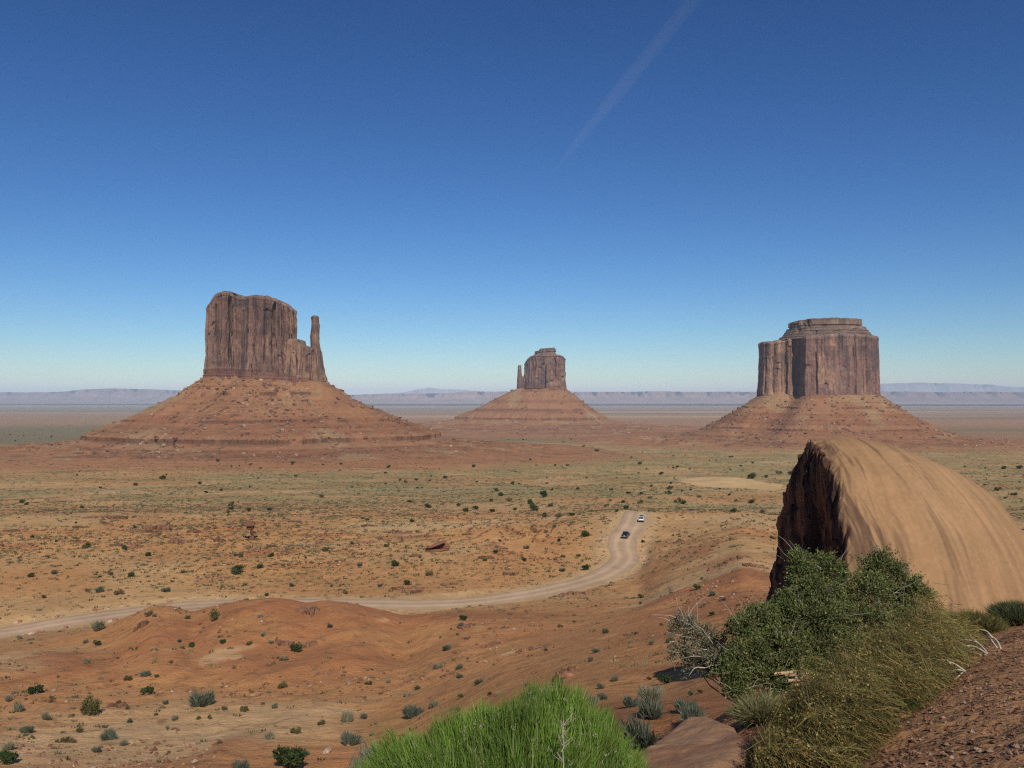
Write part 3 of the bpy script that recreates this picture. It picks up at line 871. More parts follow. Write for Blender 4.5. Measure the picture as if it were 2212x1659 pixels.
# --- the far butte with a thumb on its other side
D2, S2 = 3500.0, 3500.0 / FPX
X2 = bearing(1177) * D2
east = empty("mitten_butte", (X2, D2, 0), "smallest and farthest butte, with a grey cap and a short thumb spire on its side", "butte", "sandstone buttes of the valley")
u2 = lambda x: (x - 1177) * S2
z2 = lambda y: -(y - HY) * S2
poly2 = [(u2(1134), 0), (u2(1136), -40), (u2(1146), -62), (u2(1160), -70), (u2(1178), -72), (u2(1192), -74), (u2(1197), -62), (u2(1203), -66), (u2(1214), -50), (u2(1220), -20), (u2(1220), 30), (u2(1205), 70), (u2(1150), 70), (u2(1136), 40)]
base2 = lambda X, Y: np.interp(X, [u2(1116), u2(1150), u2(1200), u2(1224)], [z2(840), z2(836), z2(838), z2(847)]) - 6
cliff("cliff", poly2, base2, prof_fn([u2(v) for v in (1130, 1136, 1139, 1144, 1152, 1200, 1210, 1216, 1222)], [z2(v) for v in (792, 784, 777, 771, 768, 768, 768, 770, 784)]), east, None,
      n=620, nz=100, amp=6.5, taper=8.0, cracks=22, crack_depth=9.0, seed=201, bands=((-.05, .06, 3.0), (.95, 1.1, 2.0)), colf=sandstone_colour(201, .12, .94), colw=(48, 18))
cap2 = [(u2(1154), -10), (u2(1158), -34), (u2(1176), -44), (u2(1195), -40), (u2(1201), -16), (u2(1200), 30), (u2(1178), 44), (u2(1158), 30)]
cliff("cap_rock", cap2, lambda X, Y: 0 * X + z2(769), prof_fn([u2(v) for v in (1152, 1163, 1166, 1197, 1202)], [z2(v) for v in (760, 759, 754, 752, 755)]), east, None,
      n=240, nz=40, amp=4.0, taper=3.0, cracks=6, crack_depth=4.0, seed=211, bands=((.4, .55, -4.0), (.75, .85, -2.5)), colf=shale_colour(211), topn=1.5, ncap=8)
sp2 = [(u2(1123) + 7 * math.cos(a), 9 * math.sin(a) - 10) for a in np.linspace(0, 2 * PI, 12, endpoint=False)]
def sp_shift(Z):
    dx = np.interp(Z, [z2(v) for v in (840, 812, 800, 788)], [0, -1.0, -1.5, -1.0])
    return np.stack([dx, 0 * dx], -1)
cliff("spire", sp2, lambda X, Y: 0 * X + z2(822), lambda X, Y: 0 * X + z2(789), east, None, n=120, nz=60, amp=1.2, taper=4.0, cracks=2, crack_depth=2.0, seed=221,
      colf=sandstone_colour(221, .02, .97), topn=1.0, ncap=5, shift=sp_shift, colw=(14, 7))
sh2 = [(u2(1117.5), 0), (u2(1118), -24), (u2(1124), -34), (u2(1136), -36), (u2(1140), 0), (u2(1136), 30), (u2(1122), 24)]
cliff("shoulder_cliff", sh2, base2, prof_fn([u2(v) for v in (1117, 1121, 1127, 1131, 1136)], [z2(v) for v in (814, 812, 812, 814, 812)]), east, None, n=200, nz=50, amp=2.5, taper=4.0, cracks=5, crack_depth=4.0, seed=231,
      colf=sandstone_colour(231, .15, .97), topn=1.0, ncap=6)
t2poly = poly2[1:13] + sh2[5:] + sh2[:3]
tal2 = [(0, z2(839)), (20, z2(846)), (70, z2(866)), (100, z2(879)), (110, z2(883)), (160, z2(898)), (172, z2(904)), (215, z2(913)), (300, -122), (480, -132), (760, -146)]
def side2(A):
    return 1.0 + .55 * np.exp(-((A + 1.75) / .55) ** 2)
_, G2 = talus("talus_slope", t2poly, tal2, east, None, ctr=(-8, 0), seed=241, na=900, nr=300, gully=9.0, sidek=side2, tint=1.0,
              ledges=((z2(868), 3.0, .6), (z2(884), 4.0, .8), (z2(902), 4.5, .9), (-112, 1.6, .7), (-124, 1.6, .8)))
boulders("talus_boulders", G2, east, 500, 243, 1.0, 4.0)

# --- the broad flat-topped butte
D3, S3 = 2150.0, 2150.0 / FPX
X3 = bearing(1775) * D3
mer = empty("flat_topped_butte", (X3, D3, 0), "broad block-shaped butte with a layered flat cap, rising behind the smooth slickrock dome", "butte", "sandstone buttes of the valley")
u3 = lambda x: (x - 1775) * S3
z3 = lambda y: -(y - HY) * S3
poly3 = [(-147, 20), (-147, -8), (-140, -22), (-131, -24), (-126, -12), (-119, -28), (-108, -32), (-101, -18), (-95, -34), (-87, -38), (-83, -20), (-77, -16), (-70, -30), (-66, -60), (-70, -84), (-72, -98),
         (-52, -106), (-14, -110), (24, -110), (62, -104), (100, -90), (116, -66), (127, -36), (140, 4), (138, 50), (110, 100), (40, 120), (-60, 115), (-125, 80), (-144, 50)]
base3 = lambda X, Y: 0 * X + z3(857) - 8
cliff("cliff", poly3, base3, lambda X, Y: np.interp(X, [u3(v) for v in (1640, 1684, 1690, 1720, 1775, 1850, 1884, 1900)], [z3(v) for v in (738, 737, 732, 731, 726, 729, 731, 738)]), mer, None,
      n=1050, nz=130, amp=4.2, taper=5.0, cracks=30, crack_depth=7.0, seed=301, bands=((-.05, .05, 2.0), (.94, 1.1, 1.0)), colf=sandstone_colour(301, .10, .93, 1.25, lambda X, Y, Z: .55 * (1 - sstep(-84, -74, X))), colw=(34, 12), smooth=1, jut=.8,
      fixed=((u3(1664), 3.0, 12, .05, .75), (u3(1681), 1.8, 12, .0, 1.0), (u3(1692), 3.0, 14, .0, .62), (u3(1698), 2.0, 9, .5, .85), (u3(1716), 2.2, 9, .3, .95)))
def rs(p, f, dx=0, dy=0):
    return [(a * f + dx, b * f + dy) for a, b in p]
cap_a = [(12 + .80 * (p - 12), .82 * q) for p, q in [(u3(1687), 10), (u3(1690), -20), (u3(1712), -52), (u3(1745), -80), (u3(1790), -92), (u3(1840), -84), (u3(1872), -58), (u3(1884), -10), (u3(1878), 50), (u3(1840), 90), (u3(1740), 90), (u3(1695), 60)]]
cliff("shale_bench", cap_a, lambda X, Y: 0 * X + z3(733) - 1, lambda X, Y: np.interp(X, [u3(v) for v in (1685, 1700, 1712, 1855, 1870, 1884)], [z3(v) for v in (722, 715, 709, 708, 713, 720)]), mer, None,
      n=420, nz=60, amp=3.0, taper=24.0, cracks=9, crack_depth=7.0, seed=311, bands=((.18, .26, 1.6), (.45, .5, 1.2), (.66, .72, 1.4)), colf=shale_colour(311), topn=1.0, ncap=8)
cap_b = [(u3(1709), 10), (u3(1712), -24), (u3(1740), -54), (u3(1775), -64), (u3(1820), -60), (u3(1848), -40), (u3(1857), -8), (u3(1852), 40), (u3(1820), 66), (u3(1740), 66), (u3(1714), 44)]
cliff("cap_rock", cap_b, lambda X, Y: 0 * X + z3(712), lambda X, Y: np.interp(X, [u3(v) for v in (1707, 1716, 1740, 1775, 1852, 1858)], [z3(v) for v in (700, 694, 692, 690.5, 692, 697)]), mer, None,
      n=360, nz=40, amp=5.0, taper=2.0, cracks=16, crack_depth=8.0, seed=321, bands=((.1, .35, -3.0),), colf=shale_colour(321, 1.1), topn=1.0, ncap=10)
tal3 = [(0, z3(852)), (10, z3(858)), (50, z3(882)), (56, z3(885)), (100, z3(908)), (130, z3(921)), (136, z3(925)), (190, -101), (250, -110), (360, -117), (520, -124)]
_, G3 = talus("talus_slope", poly3, tal3, mer, None, ctr=(0, 0), seed=341, na=1000, nr=380, gully=7.0, tint=1.0,
              ledges=((z3(879), 2.2, .85), (z3(868), 1.1, .6), (z3(892), 1.0, .55), (z3(903), 1.1, .6), (z3(912), 1.0, .6), (z3(922), 2.2, .9), (-98, 2.4, .6), (-105, 2.0, .6)))
boulders("talus_boulders", G3, mer, 1700, 343, .45, 2.8, .9)


# ------------------------------------------------------------------ far plateaus on the skyline
def far_ridge(name, label, dist, xs, ys, depth, seed, col, ybase, cliffy=.45, nx=420):
    x = np.linspace(xs[0], xs[-1], nx)
    top = np.interp(x, xs, ys)
    s = dist / FPX
    jit = .9 * fbm(x, x * 0, 26, 4, seed) * np.minimum(1, np.abs(ybase - top) / 8)
    ztop = -(top + jit - HY) * s
    zbase = -(ybase - 2.5 - HY) * s - 60
    X = bearing(x) * dist
    prof = [(-1.0, 0.0), (-.55, .12), (-.25, .34), (-.17, .42), (-.13, .80), (-.10, .86), (-.08, 1.0), (.1, 1.0), (.6, .98), (1.0, .95), (1.02, 0.0)]
    V, cc = [], []
    for (py, pz) in prof:
        ndl = fbm(x * 2.2, x * 0 + py, 30, 3, seed + 5) * .22 * (1 if py < -.09 else 0)
        V.append(np.stack([X, dist + (py + ndl) * depth, zbase + (ztop - zbase) * pz], 1))
        k = 1.0 + .25 * fbm(x, x * 0 + pz * 40, 12, 3, seed + 9) - (.22 if .7 < pz < .95 and py < 0 else 0)
        cc.append(np.array(col)[None] * k[:, None])
    V = np.stack(V, 1); cc = np.stack(cc, 1)
    me = mesh_data(name, V.reshape(-1, 3), grid_faces(nx, len(prof)), M_FAR, np.clip(cc, .02, .8).reshape(-1, 3))
    return tag(link(name, me), label, "hills", kind="structure")


far_ridge("hills", "long pale blue mesa on the skyline behind the thumbed butte", 24000, [-700, -200, 0, 60, 150, 185, 260, 350, 400, 450, 560], [852, 848, 847.5, 848, 846, 841, 839.5, 842, 845, 848, 860], 2600, 401, (.21, .15, .14), 866)
far_ridge("hills", "pale banded plateau on the skyline between the buttes", 23000, [640, 760, 840, 960, 1010, 1080, 1230, 1300, 1420, 1480, 1660, 1760], [858, 853, 850.5, 849, 846, 846, 846, 846.5, 845.5, 846, 846.5, 849], 2600, 411, (.27, .18, .15), 864)
far_ridge("hills", "dim blue mountains barely showing above the plateau", 48000, [820, 880, 915, 930, 950, 985, 1040, 1130], [853, 846, 840, 837.5, 840, 841, 845, 853], 4000, 421, (.22, .20, .20), 862)
far_ridge("hills", "faint flat blue tableland beyond the broad butte", 44000, [1780, 1880, 1940, 1990, 2080, 2130, 2170, 2212, 2600], [836, 830, 828, 827, 829, 831, 835, 837, 842], 4000, 431, (.24, .21, .20), 862)
far_ridge("hills", "hazy low plateau beside the broad butte", 22000, [1700, 1890, 1950, 2040, 2100, 2212, 2500, 2900], [849, 846, 846, 847, 846, 847, 846, 849], 2400, 441, (.22, .15, .135), 864)

# ------------------------------------------------------------------ rocks
def rock_mesh(name, seed, sub=3, size=(1, 1, 1), rough=.35, flat=.0, col=(.30, .13, .075), mat=None, strata=0.0, colvar=.2):
    bm = bmesh.new()
    bmesh.ops.create_icosphere(bm, subdivisions=sub, radius=1.0)
    V = np.array([v.co[:] for v in bm.verts]); F = np.array([[v.index for v in f.verts] for f in bm.faces])
    bm.free()
    rng = np.random.default_rng(seed)
    # chip flat facets off a ball
    for k in range(11):
        nrm = rng.normal(size=3); nrm /= np.linalg.norm(nrm)
        h = rng.uniform(.55, .85)
        d = V @ nrm - h
        V = V - np.where(d > 0, d * .93, 0)[:, None] * nrm
    n = fbm(V[:, 0] * 2 + V[:, 2] * 1.3 + seed, V[:, 1] * 2 - V[:, 2], 1.0, 4, seed)
    V = V * (1 + rough * .5 * n)[:, None]
    if strata:
        s = fbm(V[:, 2] * 6, V[:, 0] * .3, 1.0, 2, seed + 3)
        V[:, :2] *= (1 + strata * s)[:, None]
    V = V * np.array(size)
    c = np.array(col)[None] * (1 + colvar * n + colvar * .6 * fbm(V[:, 2] * 5 / max(size[2], .01), V[:, 0] * .2, 1.0, 3, seed + 9))[:, None]
    return mesh_data(name, V, F, mat or M_ROCK, np.clip(c, .01, .9), smooth=False)


# --- the big slickrock dome below the overlook
def build_dome():
    cx, cy, cz = 12.6, 35.0, -12.2
    ax, az_ = 10.4, 10.55
    nth, nph = 1300, 460
    # rays from an inner point; surface = ellipsoid cut by an old fracture face
    O = np.array([15.6, 35.4, -11.0])
    th = np.linspace(-PI, PI, nth, endpoint=False)
    ph = np.linspace(-0.15, PI / 2, nph)
    TH, PH = np.meshgrid(th, ph, indexing='ij')
    D = np.stack([np.cos(PH) * np.cos(TH), np.cos(PH) * np.sin(TH), np.sin(PH)], -1)
    ay = np.where(D[..., 1] < 0, 6.6, 6.2)
    sc = np.stack([np.full_like(ay, ax), ay, np.full_like(ay, az_)], -1)
    p = (O - np.array([cx, cy, cz])) / sc; q = D / sc
    A = (q * q).sum(-1); B = (p * q).sum(-1); Cc = (p * p).sum(-1) - 1
    tell = (-B + np.sqrt(np.maximum(B * B - A * Cc, 0))) / A
    pn = np.array([-1.0, .10, 0.05]); pn /= np.linalg.norm(pn)
    pp = np.array([12.35, 35.0, -2.2])
    den = D @ pn
    tpl = np.where(den > 1e-4, ((pp - O) @ pn) / np.maximum(den, 1e-4), 1e3)
    tpl = tpl * (1 + .045 * fbm(TH * 7, PH * 7, 1.0, 4, 543) + .02 * fbm(TH * 30, PH * 14, 1.0, 3, 545))
    k = 9.0
    t = -np.log(np.exp(-k * np.minimum(tell, 60) / 4) + np.exp(-k * np.minimum(tpl, 60) / 4)) * 4 / k
    W = O + D * t[..., None]
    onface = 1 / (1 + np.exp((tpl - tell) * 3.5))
    X, Y, Z = W[..., 0], W[..., 1], W[..., 2]
    # long grooves running down the back of the dome
    g = X + np.clip((X - 13.5) * .10, 0, .45) * (Y - 35.0)
    flow = -Y
    gr = fbm(g * 1.0, flow * .10, .62, 5, 501, gain=.66)
    gr2 = fbm(g, flow * .10, .28, 3, 503)
    disp = (.09 * gr * np.clip(1.5 - (X - 12.6) / 5, .3, 1.3) + .04 * gr2) * (1 - onface)
    disp += .35 * fbm(X, Y + Z, 5.5, 3, 505) * (1 - onface)
    # the broken face: upright flutes, flakes and hollows
    fl = fbm(Y, Z * .14, 1.1, 4, 507, gain=.62, ridged=True); fl2 = fbm(Y + .4 * fbm(Z, Y, 2.5, 2, 3), Z * .3, .45, 3, 509)
    shell = np.floor(3 * (fbm(Y * .8, Z * .30, 2.2, 3, 511) + .5)) / 3
    disp += onface * (.16 * fl + .08 * fl2 + .55 * (shell - .5))
    shard = np.floor(5 * (fbm(Y * 1.0 + .25 * fbm(Z, Y, .9, 3, 517), Z * .22, 1.3, 3, 515) + .6)) / 5
    chip = np.floor(4 * (fbm(Y * .9 + Z * .15, Z * .55, .7, 3, 519) + .6)) / 4
    disp += onface * (.85 * (shard - .5) + .28 * (chip - .5))
    # alcove low on the face and a hanging flake
    alc = np.exp(-((Y - 32.6) / 1.0) ** 2 - ((Z + 7.2) / 1.7) ** 2)
    disp -= 1.1 * alc * sstep(.2, .8, onface)
    W = W + D * disp[..., None]
    st = fbm(g * 1.0 + .4 * fbm(X, Z, 3, 2, 521), flow * .12, .55, 5, 523, gain=.68)
    st2 = fbm(g, flow * .03, 2.4, 3, 525); st3 = fbm(g + .15 * fbm(X, Y, 2, 2, 529), flow * .10 + 3, .33, 4, 531, gain=.68)
    c = np.broadcast_to(np.array([.315, .185, .092]), X.shape + (3,)).copy()
    c = mixc(c, np.broadcast_to(np.array([.36, .235, .132]), X.shape + (3,)), .7 * sstep(-.1, .5, st2))
    # desert varnish streaks are stronger toward the broken end
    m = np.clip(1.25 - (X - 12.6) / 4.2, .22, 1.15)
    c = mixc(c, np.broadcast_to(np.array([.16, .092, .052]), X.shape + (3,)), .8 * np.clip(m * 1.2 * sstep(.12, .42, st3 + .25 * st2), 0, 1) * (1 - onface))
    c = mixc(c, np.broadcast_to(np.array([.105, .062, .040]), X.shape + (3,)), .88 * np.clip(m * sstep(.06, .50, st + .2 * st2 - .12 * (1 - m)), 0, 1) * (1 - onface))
    fc = mixc(np.broadcast_to(np.array([.060, .034, .025]), X.shape + (3,)), np.broadcast_to(np.array([.23, .115, .055]), X.shape + (3,)), sstep(.15, .6, fl))  # shade of the broken face and its sunlit flakes painted into the colour
    fc = mixc(fc, np.broadcast_to(np.array([.42, .20, .085]), X.shape + (3,)), sstep(.25, .6, alc))  # sunlit orange patch painted into the alcove
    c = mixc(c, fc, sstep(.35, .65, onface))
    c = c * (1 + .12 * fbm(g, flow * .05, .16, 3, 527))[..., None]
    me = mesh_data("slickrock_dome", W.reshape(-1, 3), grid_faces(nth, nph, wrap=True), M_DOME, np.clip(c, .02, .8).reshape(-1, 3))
    o = link("slickrock_dome", me)
    tag(o, "huge smooth tan sandstone dome with dark streaks and a broken shadowed end", "rock dome")
    # two chips of pale lichen stone lie on top
    return o


M_DOME = attr_mat("slickrock", 0.93, ((0.8, .10), (6.0, .12), (45.0, .10)), ((2.0, .35, .12), (18.0, .4, .02)))
build_dome()


# --- rock shelf under the overlook
def build_shelf():
    b_ = lambda x, y: 1.0 / (dip(y) + .23 * bearing(x) - .305)
    ring = np.array([place(x, y, b_(x, y))[:2] for x, y in ((1345, 1668), (1400, 1616), (1440, 1584), (1486, 1556), (1530, 1552), (1580, 1566), (1625, 1600), (1610, 1650), (1520, 1720), (1410, 1740))])
    P, u_, L = resample(chaikin(ring, 2), 260)
    ctr = P.mean(0)
    n = len(P); m = 70
    f = np.linspace(0, 1, m) ** .8
    wob = 1 + .035 * cyc(u_, L, .35, 4, 531)
    XY = ctr + (P - ctr)[:, None] * (f[None, :] * wob[:, None])[..., None]
    X, Y = XY[..., 0], XY[..., 1]
    rr = np.broadcast_to(f[None], X.shape)
    top = -1.0 + .23 * X - .305 * Y + .10 + .05 * fbm(X, Y, .9, 4, 533) + .02 * fbm(X, Y, .2, 3, 535)
    Z = top - .03 - .05 * sstep(.7, 1.0, rr) ** 2 - sstep(.965, 1.0, rr) * .9 - .10 * sstep(1.75, 2.3, X - .05 * Y)
    c = np.broadcast_to(np.array([.345, .195, .105]), X.shape + (3,)).copy()
    c = mixc(c, np.broadcast_to(np.array([.29, .15, .08]), X.shape + (3,)), sstep(-.1, .4, fbm(X, Y, .5, 4, 537)))
    me = mesh_data("rock_shelf", np.stack([X, Y, Z], -1).reshape(-1, 3), grid_faces(n, m, wrap=True, flip=True), M_DOME, c.reshape(-1, 3))
    tag(link("rock_shelf", me), "flat tan sandstone shelf edge between the bright green bush and the pale grass clump", "rock shelf")


build_shelf()

# --- outcrops in the valley
def fused_blocks(name, label, xpx, ypx, wpx, hpx, seed, cat="rock outcrop", nblk=None, tone=1.0, lean=0.0):
    """a run of cracked rock blocks bedded into the slope, along the contour"""
    (p,), ok = ground_hit([xpx], [ypx])
    rng = np.random.default_rng(seed)
    s = p[1] / FPX
    W, H = wpx * s, hpx * s
    nb = nblk or int(np.clip(wpx / 4.5, 5, 22))
    bm = bmesh.new(); bmesh.ops.create_icosphere(bm, subdivisions=2, radius=1.0)
    bv = np.array([v.co[:] for v in bm.verts]); bf = np.array([[v.index for v in f.verts] for f in bm.faces]); bm.free()
    Vs, Fs, Cs = [], [], []
    for k in range(nb):
        V = bv.copy()
        for j in range(9):
            nrm = rng.normal(size=3) * np.array([1, 1, .8]); nrm /= np.linalg.norm(nrm)
            d = V @ nrm - rng.uniform(.45, .75); V = V - np.where(d > 0, d * .95, 0)[:, None] * nrm
        V[:, 2] = np.clip(V[:, 2], -.8, rng.uniform(.45, .6))
        u = (k + rng.uniform(.2, .8)) / nb - .5
        big = rng.uniform(.6, 1.15) * (1 - 1.1 * abs(u) ** 2)
        sx = W / nb * rng.uniform(.9, 1.9); sy = max(W / nb, H) * rng.uniform(.6, 1.3); sz = H * big * 1.15
        a = rng.uniform(-.35, .35); ca, sa = math.cos(a), math.sin(a)
        V = V * np.array([sx, sy, sz])
        V = np.stack([V[:, 0] * ca - V[:, 1] * sa, V[:, 0] * sa + V[:, 1] * ca, V[:, 2] + lean * V[:, 0]], 1)
        x = u * W; y = .10 * W * math.sin(u * 5 + seed) + rng.uniform(-.25, .25) * H * 2
        z = terrain([p[0] + x], [p[1] + y])[0] - p[2] + .02 * H
        V = V + np.array([x, y, z])
        Vs.append(V); Fs.append(bf + k * len(bv))
        c = np.array([.215, .112, .066]) * rng.uniform(.75, 1.15) * tone
        Cs.append(c[None] * (1 + .25 * fbm(V[:, 2] * 3, V[:, 0] * .3, .6, 3, seed + k))[:, None])
    V = np.concatenate(Vs)
    o = link(name, mesh_data(name, V, np.concatenate(Fs), M_ROCK, np.clip(np.concatenate(Cs), .02, .8), smooth=False))
    o.location = p
    return tag(o, label, cat)


def balanced_rock():
    """a leaning neck of dark shale carrying a wide broken cap, its back grown into the rise behind"""
    (p,), ok = ground_hit([546], [1166])
    s = p[1] / FPX * 1.12
    rng = np.random.default_rng(551)
    root = empty("balanced_rock", tuple(p), "dark overhanging cap rock on a thin crooked neck, standing on the scrub flat", "balanced rock")
    def lump(name, c, r, seed, tone):
        me = rock_mesh(name, seed, 3, tuple(np.array(r) * s), .45, col=tuple(np.array([.15, .075, .048]) * tone), strata=.16)
        o = link(name, me, root); o.location = np.array(c) * s
        return o
    lump("cap", (-6, 3, 31), (15, 12, 5.5), 5511, 1.0)
    lump("under_cap", (-3, 3, 24), (9.5, 8, 5), 5512, .8)
    lump("neck", (-1, 2, 15), (4.0, 4.5, 9), 5513, .8)
    lump("foot", (0, 1, 4), (5.5, 6, 6), 5514, 1.1)
    lump("plinth", (-4, 4, -2), (19, 12, 5), 5515, .9)


balanced_rock()


def hollow_slab():
    (p,), ok = ground_hit([947], [1190])
    s = p[1] / FPX
    root = empty("hollow_slab", tuple(p), "tilted dark rock slab roofing a black hollow, between the balanced rock and the road", "rock outcrop")
    for nm, c, r, rot, seed, tone in (("roof_slab", (-2, 2, 14), (27, 13, 4.2), (.05, -.30, .1), 5531, 1.0), ("floor_slab", (-6, 0, 1), (25, 14, 4), (0, -.12, .1), 5532, .9),
                                      ("prop_rock", (17, 3, 8), (8, 9, 9), (0, .2, 0), 5533, .9), ("prop_rock", (-20, 6, 5), (9, 9, 6), (0, 0, .4), 5534, .9), ("back_wall_rock", (-2, 12, 6), (22, 6, 8), (0, -.2, 0), 5535, .7)):
        o = link(nm, rock_mesh(nm, seed, 3, tuple(np.array(r) * s), .4, col=tuple(np.array([.22, .10, .06]) * tone), strata=.10), root)
        o.location = np.array(c) * s; o.rotation_euler = rot


hollow_slab()
for k, (x, y, w, h, lab) in enumerate((
        (388, 1172, 46, 12, "low broken rock bench beside the thin-necked balanced rock"),
        (345, 1142, 60, 13, "thin rust rock ledge up-slope from the low broken bench"),
        (230, 1118, 90, 7, "long thin rust ledge far across the valley, below the thumbed butte's terraces"),
        (860, 1150, 62, 8, "flat orange ledge just behind the tilted hollow slab"),
        (915, 1160, 70, 8, "longer orange ledge directly above the tilted hollow slab"),
        (790, 1172, 40, 8, "short rust ledge well away from the road on the scrub slope"),
        (975, 1262, 40, 7, "crumbling red ledge close behind the middle of the road"),
        (900, 1270, 34, 7, "small crumbling red ledge above the road's long straight"),
        (1570, 1215, 80, 10, "dark broken ledge on the red mound beside the slickrock dome"),
        (1630, 1224, 50, 10, "blocky end of the dark ledge touching the slickrock dome's outline"),
        (1505, 1290, 44, 8, "dark crumbling outcrop on the red mound below the long ledge"),
        (1225, 1448, 44, 12, "reddish boulder cluster above the bright green bush"),
        (1133, 1404, 34, 9, "undercut red ledge on the shoulder of the hill"),
        (1240, 1283, 62, 10, "red knob of rock overhanging the inside of the road bend"),
        (640, 1392, 90, 14, "crumbled dark red ledge across the bare hill below the road"),
        (262, 1524, 40, 16, "dark jagged rock beside the tall olive tree"),
        (672, 1322, 30, 22, "crumbled red rib dropping from the hill crest"),
        (310, 1352, 22, 16, "crumbled red rib below the first hill crest"),
        (1006, 1352, 26, 9, "dark red boulder ledge under the road's long curve"),
        (1062, 1392, 36, 10, "red ledge stepping down the hill shoulder"),
        )):
    fused_blocks("rock_outcrop", lab, x, y, w, h, 560 + k * 3)

for k, (x, y, w, h) in enumerate(((258, 1120, 34, 8), (233, 1131, 26, 7), (361, 1138, 24, 9), (332, 1149, 22, 8), (176, 1139, 26, 6), (25, 1147, 26, 7), (111, 1104, 22, 6), (254, 1178, 22, 7), (476, 1167, 22, 10),
                                  (689, 1108, 26, 6), (640, 1127, 26, 6), (795, 1136, 28, 7), (853, 1148, 24, 7), (861, 1271, 24, 8), (898, 1279, 20, 9), (898, 1201, 22, 7), (1010, 1155, 22, 6), (1050, 1205, 30, 8), (1100, 1240, 26, 8), (420, 1150, 20, 7), (590, 1180, 18, 6), (735, 1212, 22, 6))):
    o = fused_blocks("rock_outcrop", "thin broken rust ledge among the scrub tufts across the road", x, y, w, h, 800 + 7 * k, tone=.72)
    o["group"] = "thin ledges across the road"

# --- stones along the road
RK = [rock_mesh("roadside_rock", 600 + k, 2, (1, .8, .7), col=c) for k, c in enumerate(((.40, .27, .19), (.30, .14, .085), (.46, .34, .25), (.34, .17, .10)))]


def roadside():
    rng = np.random.default_rng(61)
    P = catmull(_ctrl, 40)
    T = np.gradient(P[:, :2], axis=0); T /= np.linalg.norm(T, axis=1)[:, None]
    N = np.stack([-T[:, 1], T[:, 0]], 1)
    s = np.concatenate([[0], np.cumsum(np.linalg.norm(np.diff(P[:, :2], axis=0), axis=1))])
    bx = P[:, 0] / P[:, 1] * FPX + CX
    spots = []
    for lo, hi, side, n, sz in ((-30, 330, 1, 22, (.35, .75)), (-30, 310, -1, 20, (.4, .85)), (330, 640, 1, 12, (.25, .5))):
        k = np.where((bx > lo) & (bx < hi) & (P[:, 1] < 210))[0]
        for i in rng.choice(k, n):
            spots.append((P[i, :2] + N[i] * side * (ROAD_HALF + rng.uniform(.7, 1.8)), rng.uniform(*sz), "low"))
    k = np.where((P[:, 1] > 238) & (P[:, 1] < 300))[0]
    for side, n in ((1, 26), (-1, 16)):
        for i in rng.choice(k, n):
            spots.append((P[i, :2] + N[i] * side * (ROAD_HALF + rng.uniform(.6, 1.9)), rng.uniform(.3, .75), "bend"))
    for k, (xy, r, where) in enumerate(spots):
        z = terrain([xy[0]], [xy[1]])[0]
        o = link("roadside_rock", RK[k % 4])
        o.location = (xy[0], xy[1], z + .1 * r)
        o.scale = (r, r * rng.uniform(.7, 1.2), r * rng.uniform(.7, 1.1)); o.rotation_euler = (rng.uniform(-.3, .3), rng.uniform(-.3, .3), rng.uniform(0, 6))
        pale = k % 4 in (0, 2)
        lab = {("low", True): "pale stone in the row lining the straight stretch of dirt road", ("low", False): "rusty stone in the row lining the straight stretch of dirt road",
               ("bend", True): "pale stone edging the dirt road's bend below the vehicles", ("bend", False): "rusty stone edging the dirt road's bend below the vehicles"}[(where, pale)]
        tag(o, lab, "stone", "stones along the dirt road")


roadside()
for x, y, w, lab, c in ((708, 1622, 26, "tan boulder with a dark split, beside the big dark bush under the bare slope", 2), (1225, 1460, 30, "large rounded rust boulder above the bright green bush's tip", 3),
                        (1396, 1492, 12, "small dark red rock among the sage below the white dead branches", 1), (1327, 1417, 10, "small pale rock on the sandy shoulder", 0),
                        (1001, 1357, 12, "round dark red boulder just below the road's curve", 1), (1138, 1402, 12, "pale grey boulder on the undercut ledge", 0)):
    (p,), _ = ground_hit([x], [y])
    o = link("boulder", RK[c]); r = w * p[1] / FPX * .55
    o.location = p + np.array([0, 0, r * .25]); o.scale = (r, r * .8, r * .8); o.rotation_euler = (.2, .1, x)
    tag(o, lab, "boulder", "loose boulders on the slope")


def scatter_chunks(name, label, X, Y, R, seed, cols, kind="stuff", sink=.2):
    rng = np.random.default_rng(seed)
    bv = np.array([[0, 0, 1.0], [.9, .1, .1], [.2, .9, 0], [-.8, .4, .1], [-.6, -.75, 0], [.4, -.85, .1], [0, 0, -.7]])
    bf = np.array([[0, 1, 2], [0, 2, 3], [0, 3, 4], [0, 4, 5], [0, 5, 1], [6, 2, 1], [6, 3, 2], [6, 4, 3], [6, 5, 4], [6, 1, 5]])
    m = len(X)
    V = bv[None] * (1 + .4 * rng.uniform(-1, 1, (m, 7, 3)))
    a = rng.uniform(0, 2 * PI, m); ca, sa = np.cos(a)[:, None], np.sin(a)[:, None]
    V = np.stack([V[..., 0] * ca - V[..., 1] * sa, V[..., 0] * sa + V[..., 1] * ca, V[..., 2] * .75], -1) * np.asarray(R)[:, None, None]
    Z = terrain(X, Y)
    V += np.stack([X, Y, Z + (.5 - sink) * R], -1)[:, None]
    F = (bf[None] + (np.arange(m) * 7)[:, None, None]).reshape(-1, 3)
    pal = np.array(cols)[rng.choice(len(cols), m)] * rng.uniform(.75, 1.2, m)[:, None]
    me = mesh_data(name, V.reshape(-1, 3), F, M_ROCK, np.repeat(pal, 7, 0), smooth=False)
    return tag(link(name, me), label, name, None, kind)


rng = np.random.default_rng(71)
